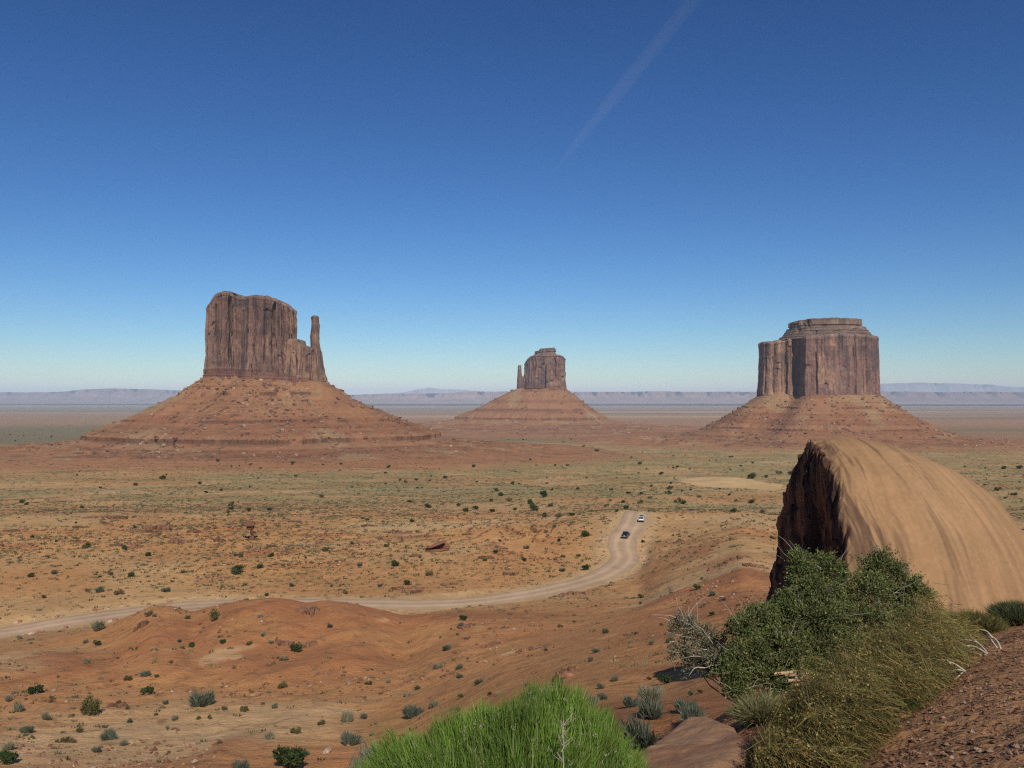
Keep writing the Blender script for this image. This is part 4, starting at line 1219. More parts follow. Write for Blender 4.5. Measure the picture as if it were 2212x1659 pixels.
# gravel on the near bank
n = 26000
gx = rng.uniform(1380, 2320, n); gY = 2.6 * np.exp(rng.uniform(0, 1.35, n))
gx, gY = bearing(gx) * gY, gY
keep = fbm(gx, gY, .8, 3, 73) > rng.uniform(-.6, .5, n) - .3 * sstep(.3, .45, gx / gY)
gx, gY = gx[keep], gY[keep]
gr = .002 + .020 * rng.random(len(gx)) ** 6
scatter_chunks("gravel", "loose red gravel and clods strewn on the near bank", gx, gY, gr, 75, ((.20, .10, .058), (.23, .12, .068), (.14, .07, .042), (.18, .09, .05), (.25, .14, .085), (.16, .08, .046), (.30, .21, .15)))
# rubble on the hills and the valley floor
n = 30000
bx_ = rng.uniform(-60, 1720, n); bY = np.exp(rng.uniform(math.log(60), math.log(420), n))
rx = bearing(bx_) * bY
dR, _ = road_near(rx, bY)
m_ = (fbm(rx, bY, 16, 3, 77) > .12 + .2 * rng.random(n)) & (dR > ROAD_HALF + 2)
rx, bY = rx[m_], bY[m_]
scatter_chunks("rubble", "scattered broken red rock on the bare hills", rx, bY, (.04 + .34 * rng.random(len(rx)) ** 5) * (.6 + bY / 300), 79, ((.21, .10, .058), (.26, .13, .075), (.16, .075, .045), (.22, .11, .065), (.36, .24, .17)), sink=.3)
# broken blocks along the lips of the low benches
n = 60000
bx_ = rng.uniform(-60, 1300, n); bY = np.exp(rng.uniform(math.log(222), math.log(430), n))
rx = bearing(bx_) * bY
_, q_ = terrain(rx, bY, True)
m_ = (q_['bench'] > .35) & (q_['fr'] > .44) & (q_['fr'] < .56) & (q_['D'] > 8) & (rng.random(n) < .8)
rx, bY = rx[m_], bY[m_]
scatter_chunks("rubble", "broken rust blocks along the low ledges across the road", rx, bY, .18 + .55 * rng.random(len(rx)) ** 2.5, 83, ((.20, .105, .062), (.25, .14, .08), (.15, .08, .05), (.33, .20, .12)), sink=.35)
# pale stones lying on the shelf
for k, (x, y, w) in enumerate(((1458, 1590, 9), (1470, 1582, 7), (1476, 1587, 6), (1488, 1582, 6), (1503, 1582, 8), (1525, 1592, 8), (1538, 1600, 10), (1590, 1571, 8), (1556, 1618, 14), (1570, 1640, 9))):
    (p,), _ = ground_hit([x], [y])
    o = link("pale_stone", RK[2 if k % 3 else 0]); r = w * p[1] / FPX * .55
    o.location = p + np.array([0, 0, r * .3]); o.scale = (r, r, r * .5); o.rotation_euler = (0, 0, x)
    tag(o, "small pale stone lying on the bank beside the tan rock shelf" if w < 10 else ("largest buff stone on the bank, below the scatter of pale stones" if w == 14 else "middling pale flat stone on the bank by the rock shelf"), "stone", "pale stones on the bank")

# ------------------------------------------------------------------ vehicles
PAINT_W = plain_mat("white_paint", (.80, .80, .78), .35)
PAINT_K = plain_mat("black_paint", (.015, .015, .018), .25)
PAINT_B = plain_mat("dark_blue_paint", (.02, .03, .05), .3)
GLASS = plain_mat("tinted_glass", (.012, .014, .016), .08)
RUBBER = plain_mat("tyre_rubber", (.02, .02, .02), .9)
RIM = plain_mat("wheel_alloy", (.45, .45, .46), .35, .8)
RED = plain_mat("red_lens", (.35, .02, .015), .25)
CHROME = plain_mat("bumper_metal", (.55, .55, .55), .3, .9)
PLATE = plain_mat("number_plate", (.75, .75, .72), .5)
BLACK_TRIM = plain_mat("black_trim", (.02, .02, .02), .6)


def box_bm(bm, x0, x1, y0, y1, z0, z1, tx=0.0, ty0=0.0, ty1=0.0):
    """box with a top inset: tx at the sides, ty0 rear, ty1 front"""
    c = [(x0, y0, z0), (x1, y0, z0), (x1, y1, z0), (x0, y1, z0), (x0 + tx, y0 + ty0, z1), (x1 - tx, y0 + ty0, z1), (x1 - tx, y1 - ty1, z1), (x0 + tx, y1 - ty1, z1)]
    v = [bm.verts.new(p) for p in c]
    for f in ((0, 3, 2, 1), (4, 5, 6, 7), (0, 1, 5, 4), (1, 2, 6, 5), (2, 3, 7, 6), (3, 0, 4, 7)):
        bm.faces.new([v[i] for i in f])


def bm_obj(name, bm, mat, parent, bevel=0.0):
    if bevel:
        bmesh.ops.bevel(bm, geom=list(bm.edges), offset=bevel, segments=2, affect='EDGES', profile=.6)
    me = bpy.data.meshes.new(name)
    bm.normal_update(); bm.to_mesh(me); bm.free()
    me.materials.append(mat)
    return link(name, me, parent)


def vehicle(name, label, cat, paint, p, heading, kind):
    root = empty(name, p, label, cat, "vehicles on the dirt road", heading)
    L, W = 4.9, 1.92
    bm = bmesh.new()
    box_bm(bm, -W / 2, W / 2, -L / 2, L / 2, .42, 1.02, .04, .05, .12)
    if kind == "suv":
        box_bm(bm, -W / 2 + .06, W / 2 - .06, -L / 2 + .06, L / 2 - 1.35, 1.0, 1.78, .16, .22, .75)
        roof = 1.78
    elif kind == "pickup":
        box_bm(bm, -W / 2 + .06, W / 2 - .06, -.75, L / 2 - 1.35, 1.0, 1.76, .16, .18, .7)
        roof = 1.76
    else:
        box_bm(bm, -W / 2 + .06, W / 2 - .06, -L / 2 + .35, L / 2 - 1.3, 1.0, 1.62, .2, .6, .8)
        roof = 1.62
    bm_obj("body", bm, paint, root, .05)
    yr = {"suv": (-L / 2 + .06, .22), "pickup": (-.75, .18), "car": (-L / 2 + .35, .6)}[kind]
    def slab(nm, pts, mat):
        b = bmesh.new(); v = [b.verts.new(q) for q in pts]; b.faces.new(v)
        r = bmesh.ops.extrude_face_region(b, geom=list(b.faces))
        nrm = (Vector(pts[1]) - Vector(pts[0])).cross(Vector(pts[2]) - Vector(pts[0])).normalized() * .02
        for g in r['geom']:
            if isinstance(g, bmesh.types.BMVert): g.co += nrm
        bmesh.ops.recalc_face_normals(b, faces=list(b.faces))
        return bm_obj(nm, b, mat, root)
    h = roof - 1.0
    def back(z):
        return yr[0] + yr[1] * (z - 1.0) / h
    def sx(z):
        return W / 2 - .06 - .16 * (z - 1.0) / h
    za, zb = 1.10, roof - .10
    slab("rear_window", [(-sx(za) + .1, back(za) - .004, za), (sx(za) - .1, back(za) - .004, za), (sx(zb) - .06, back(zb) - .004, zb), (-sx(zb) + .06, back(zb) - .004, zb)], GLASS)
    yf = L / 2 - 1.35; fr = .75
    def front(z):
        return yf - fr * (z - 1.0) / h
    slab("windscreen", [(sx(za) - .1, front(za) + .01, za), (-sx(za) + .1, front(za) + .01, za), (-sx(zb) + .06, front(zb) + .01, zb), (sx(zb) - .06, front(zb) + .01, zb)], GLASS)
    for s in (-1, 1):
        q = [(s * (sx(za) + .004), back(za) + .25, za), (s * (sx(za) + .004), front(za) - .2, za), (s * (sx(zb) + .004), front(zb) - .1, zb), (s * (sx(zb) + .004), back(zb) + .2, zb)]
        slab("side_window", q if s > 0 else q[::-1], GLASS)
        b = bmesh.new(); box_bm(b, s * .80 - .1, s * .80 + .1, -L / 2 - .02, -L / 2 + .05, .78, 1.0); bm_obj("tail_light", b, RED, root, .01)
        b = bmesh.new(); box_bm(b, s * .72 - .16, s * .72 + .16, L / 2 - .12, L / 2 - .02, .72, .86); bm_obj("headlight", b, PLATE, root, .01)
        b = bmesh.new(); box_bm(b, s * 1.04 - .09, s * 1.04 + .09, .72, .86, 1.08, 1.24); bm_obj("wing_mirror", b, BLACK_TRIM, root, .02)
        for y in (-1.45, 1.5):
            b = bmesh.new()
            bmesh.ops.create_cone(b, cap_ends=True, segments=24, radius1=.37, radius2=.37, depth=.24, matrix=Matrix.Translation((s * .84, y, .37)) @ Matrix.Rotation(PI / 2, 4, 'Y'))
            wh = bm_obj("wheel", b, RUBBER, root, .03)
            b = bmesh.new()
            bmesh.ops.create_cone(b, cap_ends=True, segments=18, radius1=.21, radius2=.19, depth=.02, matrix=Matrix.Translation((s * .968, y, .37)) @ Matrix.Rotation(PI / 2, 4, 'Y'))
            bm_obj("rim", b, RIM, wh)
    b = bmesh.new(); box_bm(b, -.93, .93, -L / 2 - .12, -L / 2 + .06, .40, .62); bm_obj("rear_bumper", b, BLACK_TRIM if kind != "pickup" else CHROME, root, .02)
    b = bmesh.new(); box_bm(b, -.93, .93, L / 2 - .06, L / 2 + .1, .40, .62); bm_obj("front_bumper", b, BLACK_TRIM, root, .02)
    b = bmesh.new(); box_bm(b, -.2, .2, -L / 2 - .035, -L / 2 - .005, .70, .84); bm_obj("number_plate", b, PLATE, root)
    if kind == "suv":
        b = bmesh.new()
        for s in (-.62, .62): box_bm(b, s - .03, s + .03, -1.7, .6, roof + .05, roof + .12)
        for y in (-1.5, -.6, .3): box_bm(b, -.65, .65, y - .04, y + .04, roof, roof + .07)
        box_bm(b, -.55, .55, -1.75, -.2, roof + .125, roof + .3, .05, .05, .05)
        bm_obj("roof_rack", b, BLACK_TRIM, root)
    if kind == "pickup":
        b = bmesh.new(); box_bm(b, -.82, .82, -L / 2 + .12, -.8, 1.03, 1.045); bm_obj("truck_bed", b, BLACK_TRIM, root)
    return root


def road_dir(Y):
    P = catmull(_ctrl, 40)
    i = np.abs(P[:, 1] - Y).argmin()
    d = P[min(i + 6, len(P) - 1)] - P[max(i - 6, 0)]
    return math.atan2(-d[0], d[1]), P[i], d / np.linalg.norm(d)


def put_vehicle(Y, side, *a):
    h, p, d = road_dir(Y)
    r = np.array([d[1], -d[0]])
    q = p + np.array([r[0] * side, r[1] * side, .10])
    return q, h


q, h = put_vehicle(264, .6)
vehicle("pickup_truck", "black pickup truck driving up the middle of the dirt road", "truck", PAINT_K, tuple(q), h - .06, "pickup")
q, h = put_vehicle(286, 2.6)
vehicle("suv_car", "white off-road wagon with a dark roof rack, farther up the dirt road", "car", PAINT_W, tuple(q), h, "suv")
q, h = put_vehicle(333, -.3)
vehicle("parked_car", "small dark car half hidden where the dirt road dips behind the red mound", "car", PAINT_B, tuple(q), h + .5, "car")

# ------------------------------------------------------------------ plants
def leaf_cards(Cn, size, rng, up=.3, aspect=.55, out=None, outw=.5):
    """one small pointed leaf (4 points) at each centre"""
    n = len(Cn)
    d = rng.normal(size=(n, 3))
    if out is not None:
        d = d * (1 - outw) + out * outw * 1.6
    d[:, 2] += up
    d /= np.linalg.norm(d, axis=1)[:, None] + 1e-9
    r = rng.normal(size=(n, 3)); w = np.cross(d, r); w /= np.linalg.norm(w, axis=1)[:, None] + 1e-9
    s = np.asarray(size)[:, None] if np.ndim(size) else size
    V = np.stack([Cn - d * s * .5, Cn + w * s * aspect * .5, Cn + d * s * .5, Cn - w * s * aspect * .5], 1)
    F = np.arange(n * 4).reshape(n, 4)
    return V.reshape(-1, 3), F


def blades(base, tipdir, length, width, rng, curve=.3, seg=3, gravity=0.0):
    """thin tapering stems: base (n,3), tipdir (n,3)"""
    n = len(base)
    d = tipdir / (np.linalg.norm(tipdir, axis=1)[:, None] + 1e-9)
    side = np.cross(d, rng.normal(size=(n, 3))); side /= np.linalg.norm(side, axis=1)[:, None] + 1e-9
    bend = rng.normal(size=(n, 3)) * curve
    L = np.asarray(length).reshape(-1, 1) if np.ndim(length) else np.full((n, 1), length)
    w = np.asarray(width).reshape(-1, 1) if np.ndim(width) else np.full((n, 1), width)
    rows = []
    for k in range(seg):
        t = k / seg
        c = base + d * L * t + bend * L * t * t - np.array([0, 0, gravity]) * L * t * t
        ww = w * (1 - .55 * t) * .5
        rows.append(np.stack([c - side * ww, c + side * ww], 1))
    tip = base + d * L + bend * L - np.array([0, 0, gravity]) * L
    V = np.concatenate([np.concatenate(rows, 1), tip[:, None]], 1)
    k = 2 * seg + 1
    o = (np.arange(n) * k)[:, None, None]
    q = np.array([[2 * i, 2 * i + 1, 2 * i + 3, 2 * i + 2] for i in range(seg - 1)])
    Fq = (q[None] + o).reshape(-1, 4)
    Ft = (np.array([[2 * seg - 2, 2 * seg - 1, 2 * seg]])[None] + o).reshape(-1, 3)
    return V.reshape(-1, 3), [Fq, Ft], k


def col_rows(cols, k, n):
    return np.repeat(np.clip(cols, .005, .8), k, 0)


def vary(base, n, rng, amt=.25, alt=None, altp=.2):
    c = np.array(base)[None] * rng.uniform(1 - amt, 1 + amt, (n, 1)) * rng.uniform(1 - amt * .25, 1 + amt * .25, (n, 3))
    if alt is not None:
        m = rng.random(n) < altp
        c[m] = np.array(alt)[None] * rng.uniform(1 - amt, 1 + amt, (m.sum(), 1))
    return c


SHRUB_KIND = {  # leaf colour, other leaf colour, height factor, lobes, leaf size, leaves, twig colour
    'J': ((.052, .078, .028), (.085, .105, .040), 1.05, 7, .17, 1500, (.17, .13, .10)),
    'O': ((.105, .105, .038), (.16, .14, .06), 1.05, 8, .15, 1200, (.17, .13, .10)),
    'S': ((.105, .122, .085), (.17, .18, .13), .62, 9, .13, 1500, (.20, .16, .13)),
    'G': ((.21, .21, .135), (.30, .28, .19), .60, 5, .12, 1100, (.30, .25, .18)),
    'B': ((.15, .115, .06), (.20, .15, .085), .70, 6, .13, 900, (.18, .13, .10)),
}


def shrub_meshes(kind, seed):
    """unit shrub (1 m half width): a crown of leaves and a bunch of stems"""
    leafc, altc, hf, nl, ls, nleaf, twc = SHRUB_KIND[kind]
    rng = np.random.default_rng(seed)
    a = rng.uniform(0, 2 * PI, nl); rad = np.sqrt(rng.uniform(0.02, .42, nl))
    hz = rng.uniform(.30, .80, nl) * (1 - .5 * rad) * hf * 1.25
    LC = np.stack([rad * np.cos(a), rad * np.sin(a), hz], 1)
    LR = rng.uniform(.28, .46, nl)
    li = rng.integers(0, nl, nleaf)
    u = rng.normal(size=(nleaf, 3)); u /= np.linalg.norm(u, axis=1)[:, None]
    rr = LR[li] * rng.uniform(.45, 1.08, nleaf)
    P = LC[li] + u * rr[:, None] * np.array([1, 1, .85])
    P[:, 2] = np.where(P[:, 2] < .03, rng.uniform(.03, .25, nleaf), P[:, 2])
    if kind in 'GS':
        # grassy or brushy: narrow upright sprays
        bs = P * np.array([.55, .55, .3]); d = P - bs; d[:, 2] += .25
        V, F, k = blades(bs, d, np.linalg.norm(d, axis=1) * rng.uniform(.7, 1.15, nleaf), .05 if kind == 'G' else .065, rng, .18, 2)
    else:
        V, F = leaf_cards(P, ls * rng.uniform(.6, 1.3, nleaf), rng, out=u); k = 4; F = [F]
    c = vary(leafc, nleaf, rng, .3, altc, .3) * (1 + .25 * rng.uniform(-1, 1, nl)[li])[:, None]
    crown = mesh_data("crown" if kind in 'JO' else "foliage", V, F, M_LEAF, col_rows(c, k, nleaf), smooth=False)
    lines = []
    for i in range(nl):
        e = LC[i] * np.array([1, 1, .95]); m = e * np.array([.45, .45, .4]) + rng.normal(size=3) * .05
        lines.append(np.array([[e[0] * .08, e[1] * .08, -.12], m, e]))
    TV, TF = tube_set(lines, [(.045, .015)] * nl, 4)
    stems = mesh_data("stems", TV, TF, M_WOOD, np.broadcast_to(np.array(twc), (len(TV), 3)))
    return crown, stems


SHRUBS = {k: [shrub_meshes(k, 700 + 10 * i + ord(k)) for i in range(5)] for k in SHRUB_KIND}
SHRUB_NAME = {'J': ("juniper_bush", "dark green juniper bush", "bush"), 'O': ("olive_shrub", "olive green shrub", "shrub"), 'S': ("sagebrush", "grey green sagebrush", "sagebrush"),
              'G': ("grass_tuft", "pale dry grass tuft", "grass tuft"), 'B': ("dry_shrub", "brown half-dry shrub", "shrub")}
SHRUB_N = [0]


def add_shrub(kind, p, w, label, group, h=1.0, parts=True):
    crown, stems = SHRUBS[kind][SHRUB_N[0] % 5]
    SHRUB_N[0] += 1
    nm, _, cat = SHRUB_NAME[kind]
    rz = (SHRUB_N[0] * 2.4) % (2 * PI)
    s = w * .5 / (.70 if kind in 'SG' else .95)
    sc = (s, s, s * h)
    if parts:
        r = empty(nm, (p[0], p[1], p[2] - .03 * s), label, cat, group, rz)
        r.scale = sc
        link(crown.name.split('.')[0], crown, r); link("stems", stems, r)
    else:
        r = link(nm, crown); r.location = p; r.rotation_euler = (0, 0, rz); r.scale = sc
        tag(r, label, cat, group)
    return r


# shrubs that the photograph shows one by one: (bearing px, foot px, width px, kind, label)
ONE = [
    (83, 1496, 34, 'J', "round dark green bush on the bare red slope near its pale grass tufts"),
    (321, 1498, 34, 'J', "compact very dark bush on the bare slope between an olive tree and a grey bush"),
    (201, 1540, 46, 'O', "tall ragged olive tree standing beside a jagged dark rock"),
    (438, 1520, 48, 'S', "broad grey green bush at the foot of the smooth bare slope"),
    (641, 1406, 32, 'J', "dark grey green bush on the end of the crumbled ledge"),
    (465, 1338, 31, 'O', "upright green bush just under the middle hill crest"),
    (326, 1328, 26, 'B', "brown leaning bush on the first hill crest beside the road"),
    (43, 1534, 28, 'G', "large pale grass tuft near the picture's edge on the red slope"),
    (108, 1550, 26, 'G', "pale grass clump just below the round dark bush"),
    (19, 1645, 50, 'J', "big dark bush cut by the lower corner of the view"),
    (629, 1655, 82, 'J', "large bushy dark green shrub beside the split tan boulder below the bare slope"),
    (612, 1483, 24, 'O', "yellow green shrub beneath the crumbled ledge"),
    (213, 1392, 20, 'J', "small dark bush below the gap in the roadside stones"),
    (279, 1467, 21, 'O', "straggly olive bush directly above the compact dark bush"),
    (318, 1459, 20, 'S', "low grey bush directly above the compact dark bush"),
    (116, 1507, 18, 'B', "small brown bush next to the round dark green bush"),
    (66, 1579, 24, 'S', "grey bush below the pale grass clump on the slope"),
    (244, 1594, 32, 'S', "grey blue bush in the shallow gully below the olive tree"),
    (176, 1579, 18, 'O', "small olive bush below the tall olive tree"),
    (271, 1606, 20, 'G', "pale dry tuft under the grey blue gully bush"),
    (587, 1593, 26, 'G', "pale green rounded tuft above the large bushy shrub"),
    (641, 1580, 25, 'O', "yellow green bush on the low rise above the large bushy shrub"),
    (695, 1562, 20, 'O', "thin olive shrub on the low rise above the split boulder"),
    (753, 1556, 28, 'G', "tall pale grass bunch on the rim of the low rise"),
    (755, 1606, 44, 'S', "wide grey sage mat beside the bright green bush's outer edge"),
    (457, 1549, 14, 'O', "small olive bush below the broad grey green bush"),
    (488, 1530, 16, 'O', "small yellow green bush beside the broad grey green bush"),
    (798, 1476, 17, 'O', "lone yellow green shrub on the smooth bare slope"),
    (416, 1395, 17, 'J', "small dark bush at the end of the row on the bare slope"),
    (484, 1387, 16, 'J', "small dark bush beside the crumbled ledge's start"),
    (188, 1429, 15, 'G', "pale green tuft on the steep part of the first hill"),
    (573, 1372, 15, 'G', "bright pale tuft on the bare hill below the road"),
    (217, 1359, 32, 'G', "pale brush clump spilling beside the road's stone row"),
    (511, 1238, 32, 'J', "broad dark green bush on the flat above the road's straight"),
    (287, 1244, 18, 'J', "dark bush on the flat far above the road's straight"),
    (190, 1183, 22, 'O', "dull green bush on the scrub flat well beyond the road"),
    (259, 1282, 28, 'B', "sprawling brown green bush standing close beyond the road"),
    (98, 1290, 14, 'O', "small shrub beside a dead stick beyond the road"),
    (525, 1657, 32, 'S', "low pale sage at the very bottom of the bare slope"),
    (705, 1190, 18, 'O', "bright olive bush between the mushroom rock and the hollow slab"),
    (1001, 1338, 20, 'J', "bright green bush just under the road's long curve"),
    (966, 1402, 19, 'S', "grey bush alone on the smooth orange shoulder"),
    (990, 1443, 17, 'S', "upper of two grey bushes in a line on the orange shoulder"),
    (994, 1461, 14, 'S', "lower of two grey bushes in a line on the orange shoulder"),
    (841, 1472, 13, 'G', "pale dome of dry grass beside the lone yellow green shrub"),
    (903, 1486, 14, 'S', "small grey tuft between two pale grass domes"),
    (880, 1502, 14, 'G', "pale green grass dome with a white stone at its foot"),
    (1032, 1475, 19, 'S', "leaning grey bush near the bright green bush's shoulder"),
    (997, 1504, 18, 'O', "green brown tuft above the bright bush's left lobe"),
    (1059, 1498, 13, 'J', "small very dark bush close above the bright green bush"),
    (935, 1524, 28, 'G', "double pale silver tuft above the bright green bush"),
    (891, 1545, 40, 'S', "wide grey twiggy sage near the silver tuft"),
    (998, 1558, 34, 'S', "dark grey sage tucked behind the bright green bush"),
    (990, 1534, 18, 'O', "small olive tuft above the tucked dark sage"),
    (790, 1548, 17, 'S', "small grey bush on the edge of the low rise"),
    (1327, 1467, 22, 'G', "yellowish grass tuft above the bright green bush's tip"),
    (1299, 1508, 22, 'S', "small dark sage beside the bright green bush's slope"),
    (1281, 1522, 32, 'G', "pale tuft touching the bright green bush's outline"),
    (1306, 1580, 44, 'S', "blue grey sage half hidden by the bright green bush"),
    (1406, 1511, 54, 'G', "big pale yellow grass clump among the sage"),
    (1363, 1524, 36, 'S', "pair-like low grey sage beside the yellow grass clump"),
    (1404, 1547, 60, 'S', "rounded green grey sage in the middle of the sandy slope"),
    (1389, 1610, 100, 'S', "largest grey sage, against the tan rock shelf"),
    (1478, 1536, 44, 'S', "wide flat sage on the sand behind the rock shelf"),
    (1500, 1563, 66, 'S', "dark sage growing out of the shelf's broken edge"),
    (1436, 1474, 36, 'J', "twin dark tuft on the sand below the white dead branches"),
    (1400, 1466, 13, 'J', "small dark tuft on the sand near the white dead branches"),
    (1493, 1498, 14, 'S', "small grey tuft on the open sand near the dark shrub"),
    (1512, 1494, 14, 'J', "small dark tuft on the open sand near the dark shrub"),
    (852, 1222, 24, 'J', "low green bush above the road's straight, under the hollow slab"),
    (880, 1262, 19, 'J', "green bush just beyond the middle of the road's straight"),
    (928, 1242, 19, 'O', "olive bush in the small red gully beyond the road"),
    (1132, 1212, 13, 'J', "dark upright bush on the broken ground inside the bend"),
    (1384, 1290, 15, 'J', "dark bush on the ochre slope outside the road's bend"),
    (1262, 1158, 24, 'J', "dark spreading bush close to the bend's stone row"),
    (1207, 1169, 12, 'J', "small dark bush beyond the bend's stone row"),
    (1387, 1171, 11, 'J', "small bush on the spur opposite the black pickup"),
    (1503, 1272, 20, 'J', "dark bush on the red mound in front of a crumbling outcrop"),
    (1152, 1103, 25, 'J', "tallest dark juniper in the cluster beyond the bend"),
    (1144, 1088, 15, 'J', "juniper touching the back of the tallest one"),
    (1174, 1074, 21, 'J', "wide juniper behind the tallest one"),
    (1100, 1083, 15, 'O', "olive juniper on the crest of the green rise"),
    (1082, 1071, 14, 'J', "round juniper with a twin close behind it"),
    (1072, 1061, 13, 'J', "upper twin of the round junipers"),
    (1061, 1083, 11, 'J', "narrow dark juniper beside the round twins"),
    (1063, 1106, 14, 'J', "squat juniper on bare ground below the round twins"),
    (991, 1093, 12, 'J', "lone juniper at the edge of the green rise"),
    (1189, 1094, 13, 'O', "olive juniper next to the tallest one"),
    (1175, 1117, 14, 'J', "juniper on orange ground below the tallest one"),
    (1206, 1118, 15, 'O', "yellowish juniper on orange ground beyond the bend"),
    (1235, 1114, 14, 'J', "juniper on orange ground nearest the road's top"),
    (1249, 1058, 11, 'J', "small juniper high on the green rise"),
    (1311, 1094, 15, 'B', "brownish bush a little short of the road's top"),
    (1331, 1105, 10, 'J', "small dark bush touching the road's top edge"),
    (1353, 1099, 16, 'J', "domed dark bush right at the top of the road"),
    (1383, 1088, 16, 'O', "grey olive bush directly beyond the white wagon"),
    (1386, 1068, 11, 'J', "dark compact juniper farther beyond the white wagon"),
    (1382, 1005, 11, 'J', "tall narrow juniper on the far green flat"),
    (1427, 1025, 12, 'J', "dark juniper near the bare orange dune flat"),
    (1447, 1057, 16, 'O', "olive shrub at the foot of the green dune"),
    (1464, 1086, 19, 'O', "wide olive shrub behind the half-hidden dark car"),
    (1478, 1089, 17, 'J', "dark shrub closest behind the half-hidden dark car"),
    (1624, 1034, 22, 'J', "wide dark juniper beside the bare orange dune flat"),
    (1622, 1087, 17, 'J', "dark juniper near the slickrock dome's broken end"),
    (1586, 1107, 19, 'J', "dark bush on the crest of the red mound"),
    (1646, 1108, 21, 'B', "brown green bush close to the slickrock dome's outline"),
    (1682, 1024, 15, 'O', "grey juniper beyond the dune flat, near the dome"),
    (1708, 1025, 15, 'J', "round juniper nearly meeting the dome's crest"),
    (1108, 1045, 11, 'J', "small juniper behind the green rise"),
    (962, 1034, 12, 'J', "juniper on the scrub flat under the thumbed butte's terraces"),
    (1289, 977, 13, 'J', "dark tree on the far flat between the buttes"),
    (352, 1036, 18, 'J', "dark bush cluster below the thumbed butte's lowest terrace"),
    (2202, 1013, 15, 'J', "dark shrub on the far plain past the dome's long back"),
    (2168, 1013, 13, 'J', "smaller dark shrub on the far plain past the dome's long back"),
    (2154, 1060, 17, 'O', "olive shrub just above the dome's long back"),
]
hits, ok = ground_hit([o[0] for o in ONE], [o[1] for o in ONE], rmin=7.5)
TAKEN = []
for (x, y, w, k, lab), p, good in zip(ONE, hits, ok):
    if good:
        add_shrub(k, p, max(w * p[1] / FPX, .25), lab, "desert shrubs on the slopes and flats", h=1.55 if "tall ragged" in lab else (1.3 if ("upright" in lab or "tall" in lab) else 1.0), parts=w >= 13)
        TAKEN.append(p)
TAKEN = np.array(TAKEN)


# many more of the same, too alike to tell apart
def zone_label(kind, x, y, p):
    d = SHRUB_NAME[kind][1]
    small = "small " if kind in 'JO' else ""
    if p[1] > 1000:
        return small + d + " dotting the far flats toward the buttes", "shrubs of the far flats"
    if p[1] > 330:
        return small + d + " on the green rolling flat beyond the road", "shrubs beyond the road"
    if p[1] > 205:
        return small + d + " on the rust scrubland across the road", "shrubs across the road"
    if x > 1290:
        return d + " on the red mound between the road and the dome", "shrubs of the red mound"
    return d + " on the bare red hills in front of the road", "shrubs of the red hills"


def fill_shrubs():
    rng = np.random.default_rng(81)
    recipes = [  # count, x range, y range, kinds, width m
        (64, (0, 1320), (1330, 1640), 'SGOBG', (.45, 1.3)),
        (26, (1240, 1690), (1130, 1440), 'SGJO', (.5, 1.1)),
        (60, (0, 1290), (1120, 1290), 'OJBS', (.8, 2.4)),
        (80, (0, 1680), (1012, 1110), 'JOJ', (1.6, 4.0)),
        (30, (1080, 1270), (932, 975), 'J', (4.0, 7.5)),
        (44, (250, 1690), (975, 1015), 'JJO', (2.4, 6.0)),
        (22, (1900, 2215), (985, 1080), 'JOS', (1.6, 3.6)),
        (10, (0, 120), (935, 975), 'J', (4, 8)),
    ]
    for n, xr, yr, kinds, wr in recipes:
        xs = rng.uniform(*xr, n * 2); ys = rng.uniform(*yr, n * 2)
        P, good = ground_hit(xs, ys, rmin=30)
        D, _ = road_near(P[:, 0], P[:, 1])
        done = 0
        for x, y, p, g, d in zip(xs, ys, P, good, D):
            if not g or d < ROAD_HALF + 2.2 or done >= n or p[1] < 40:
                continue
            if len(TAKEN) and np.min(np.hypot(TAKEN[:, 0] - p[0], TAKEN[:, 1] - p[1])) < .012 * p[1]:
                continue
            if np.hypot((p[0] - DUNE[0]) / 36, (p[1] - DUNE[1]) / 88) < .95 and p[1] > 400:
                continue
            k = kinds[rng.integers(len(kinds))]
            lab, grp = zone_label(k, x, y, p)
            w = rng.uniform(*wr)
            add_shrub(k, p, w, lab, grp, rng.uniform(.8, 1.15), parts=w / p[1] * FPX > 14)
            done += 1


fill_shrubs()


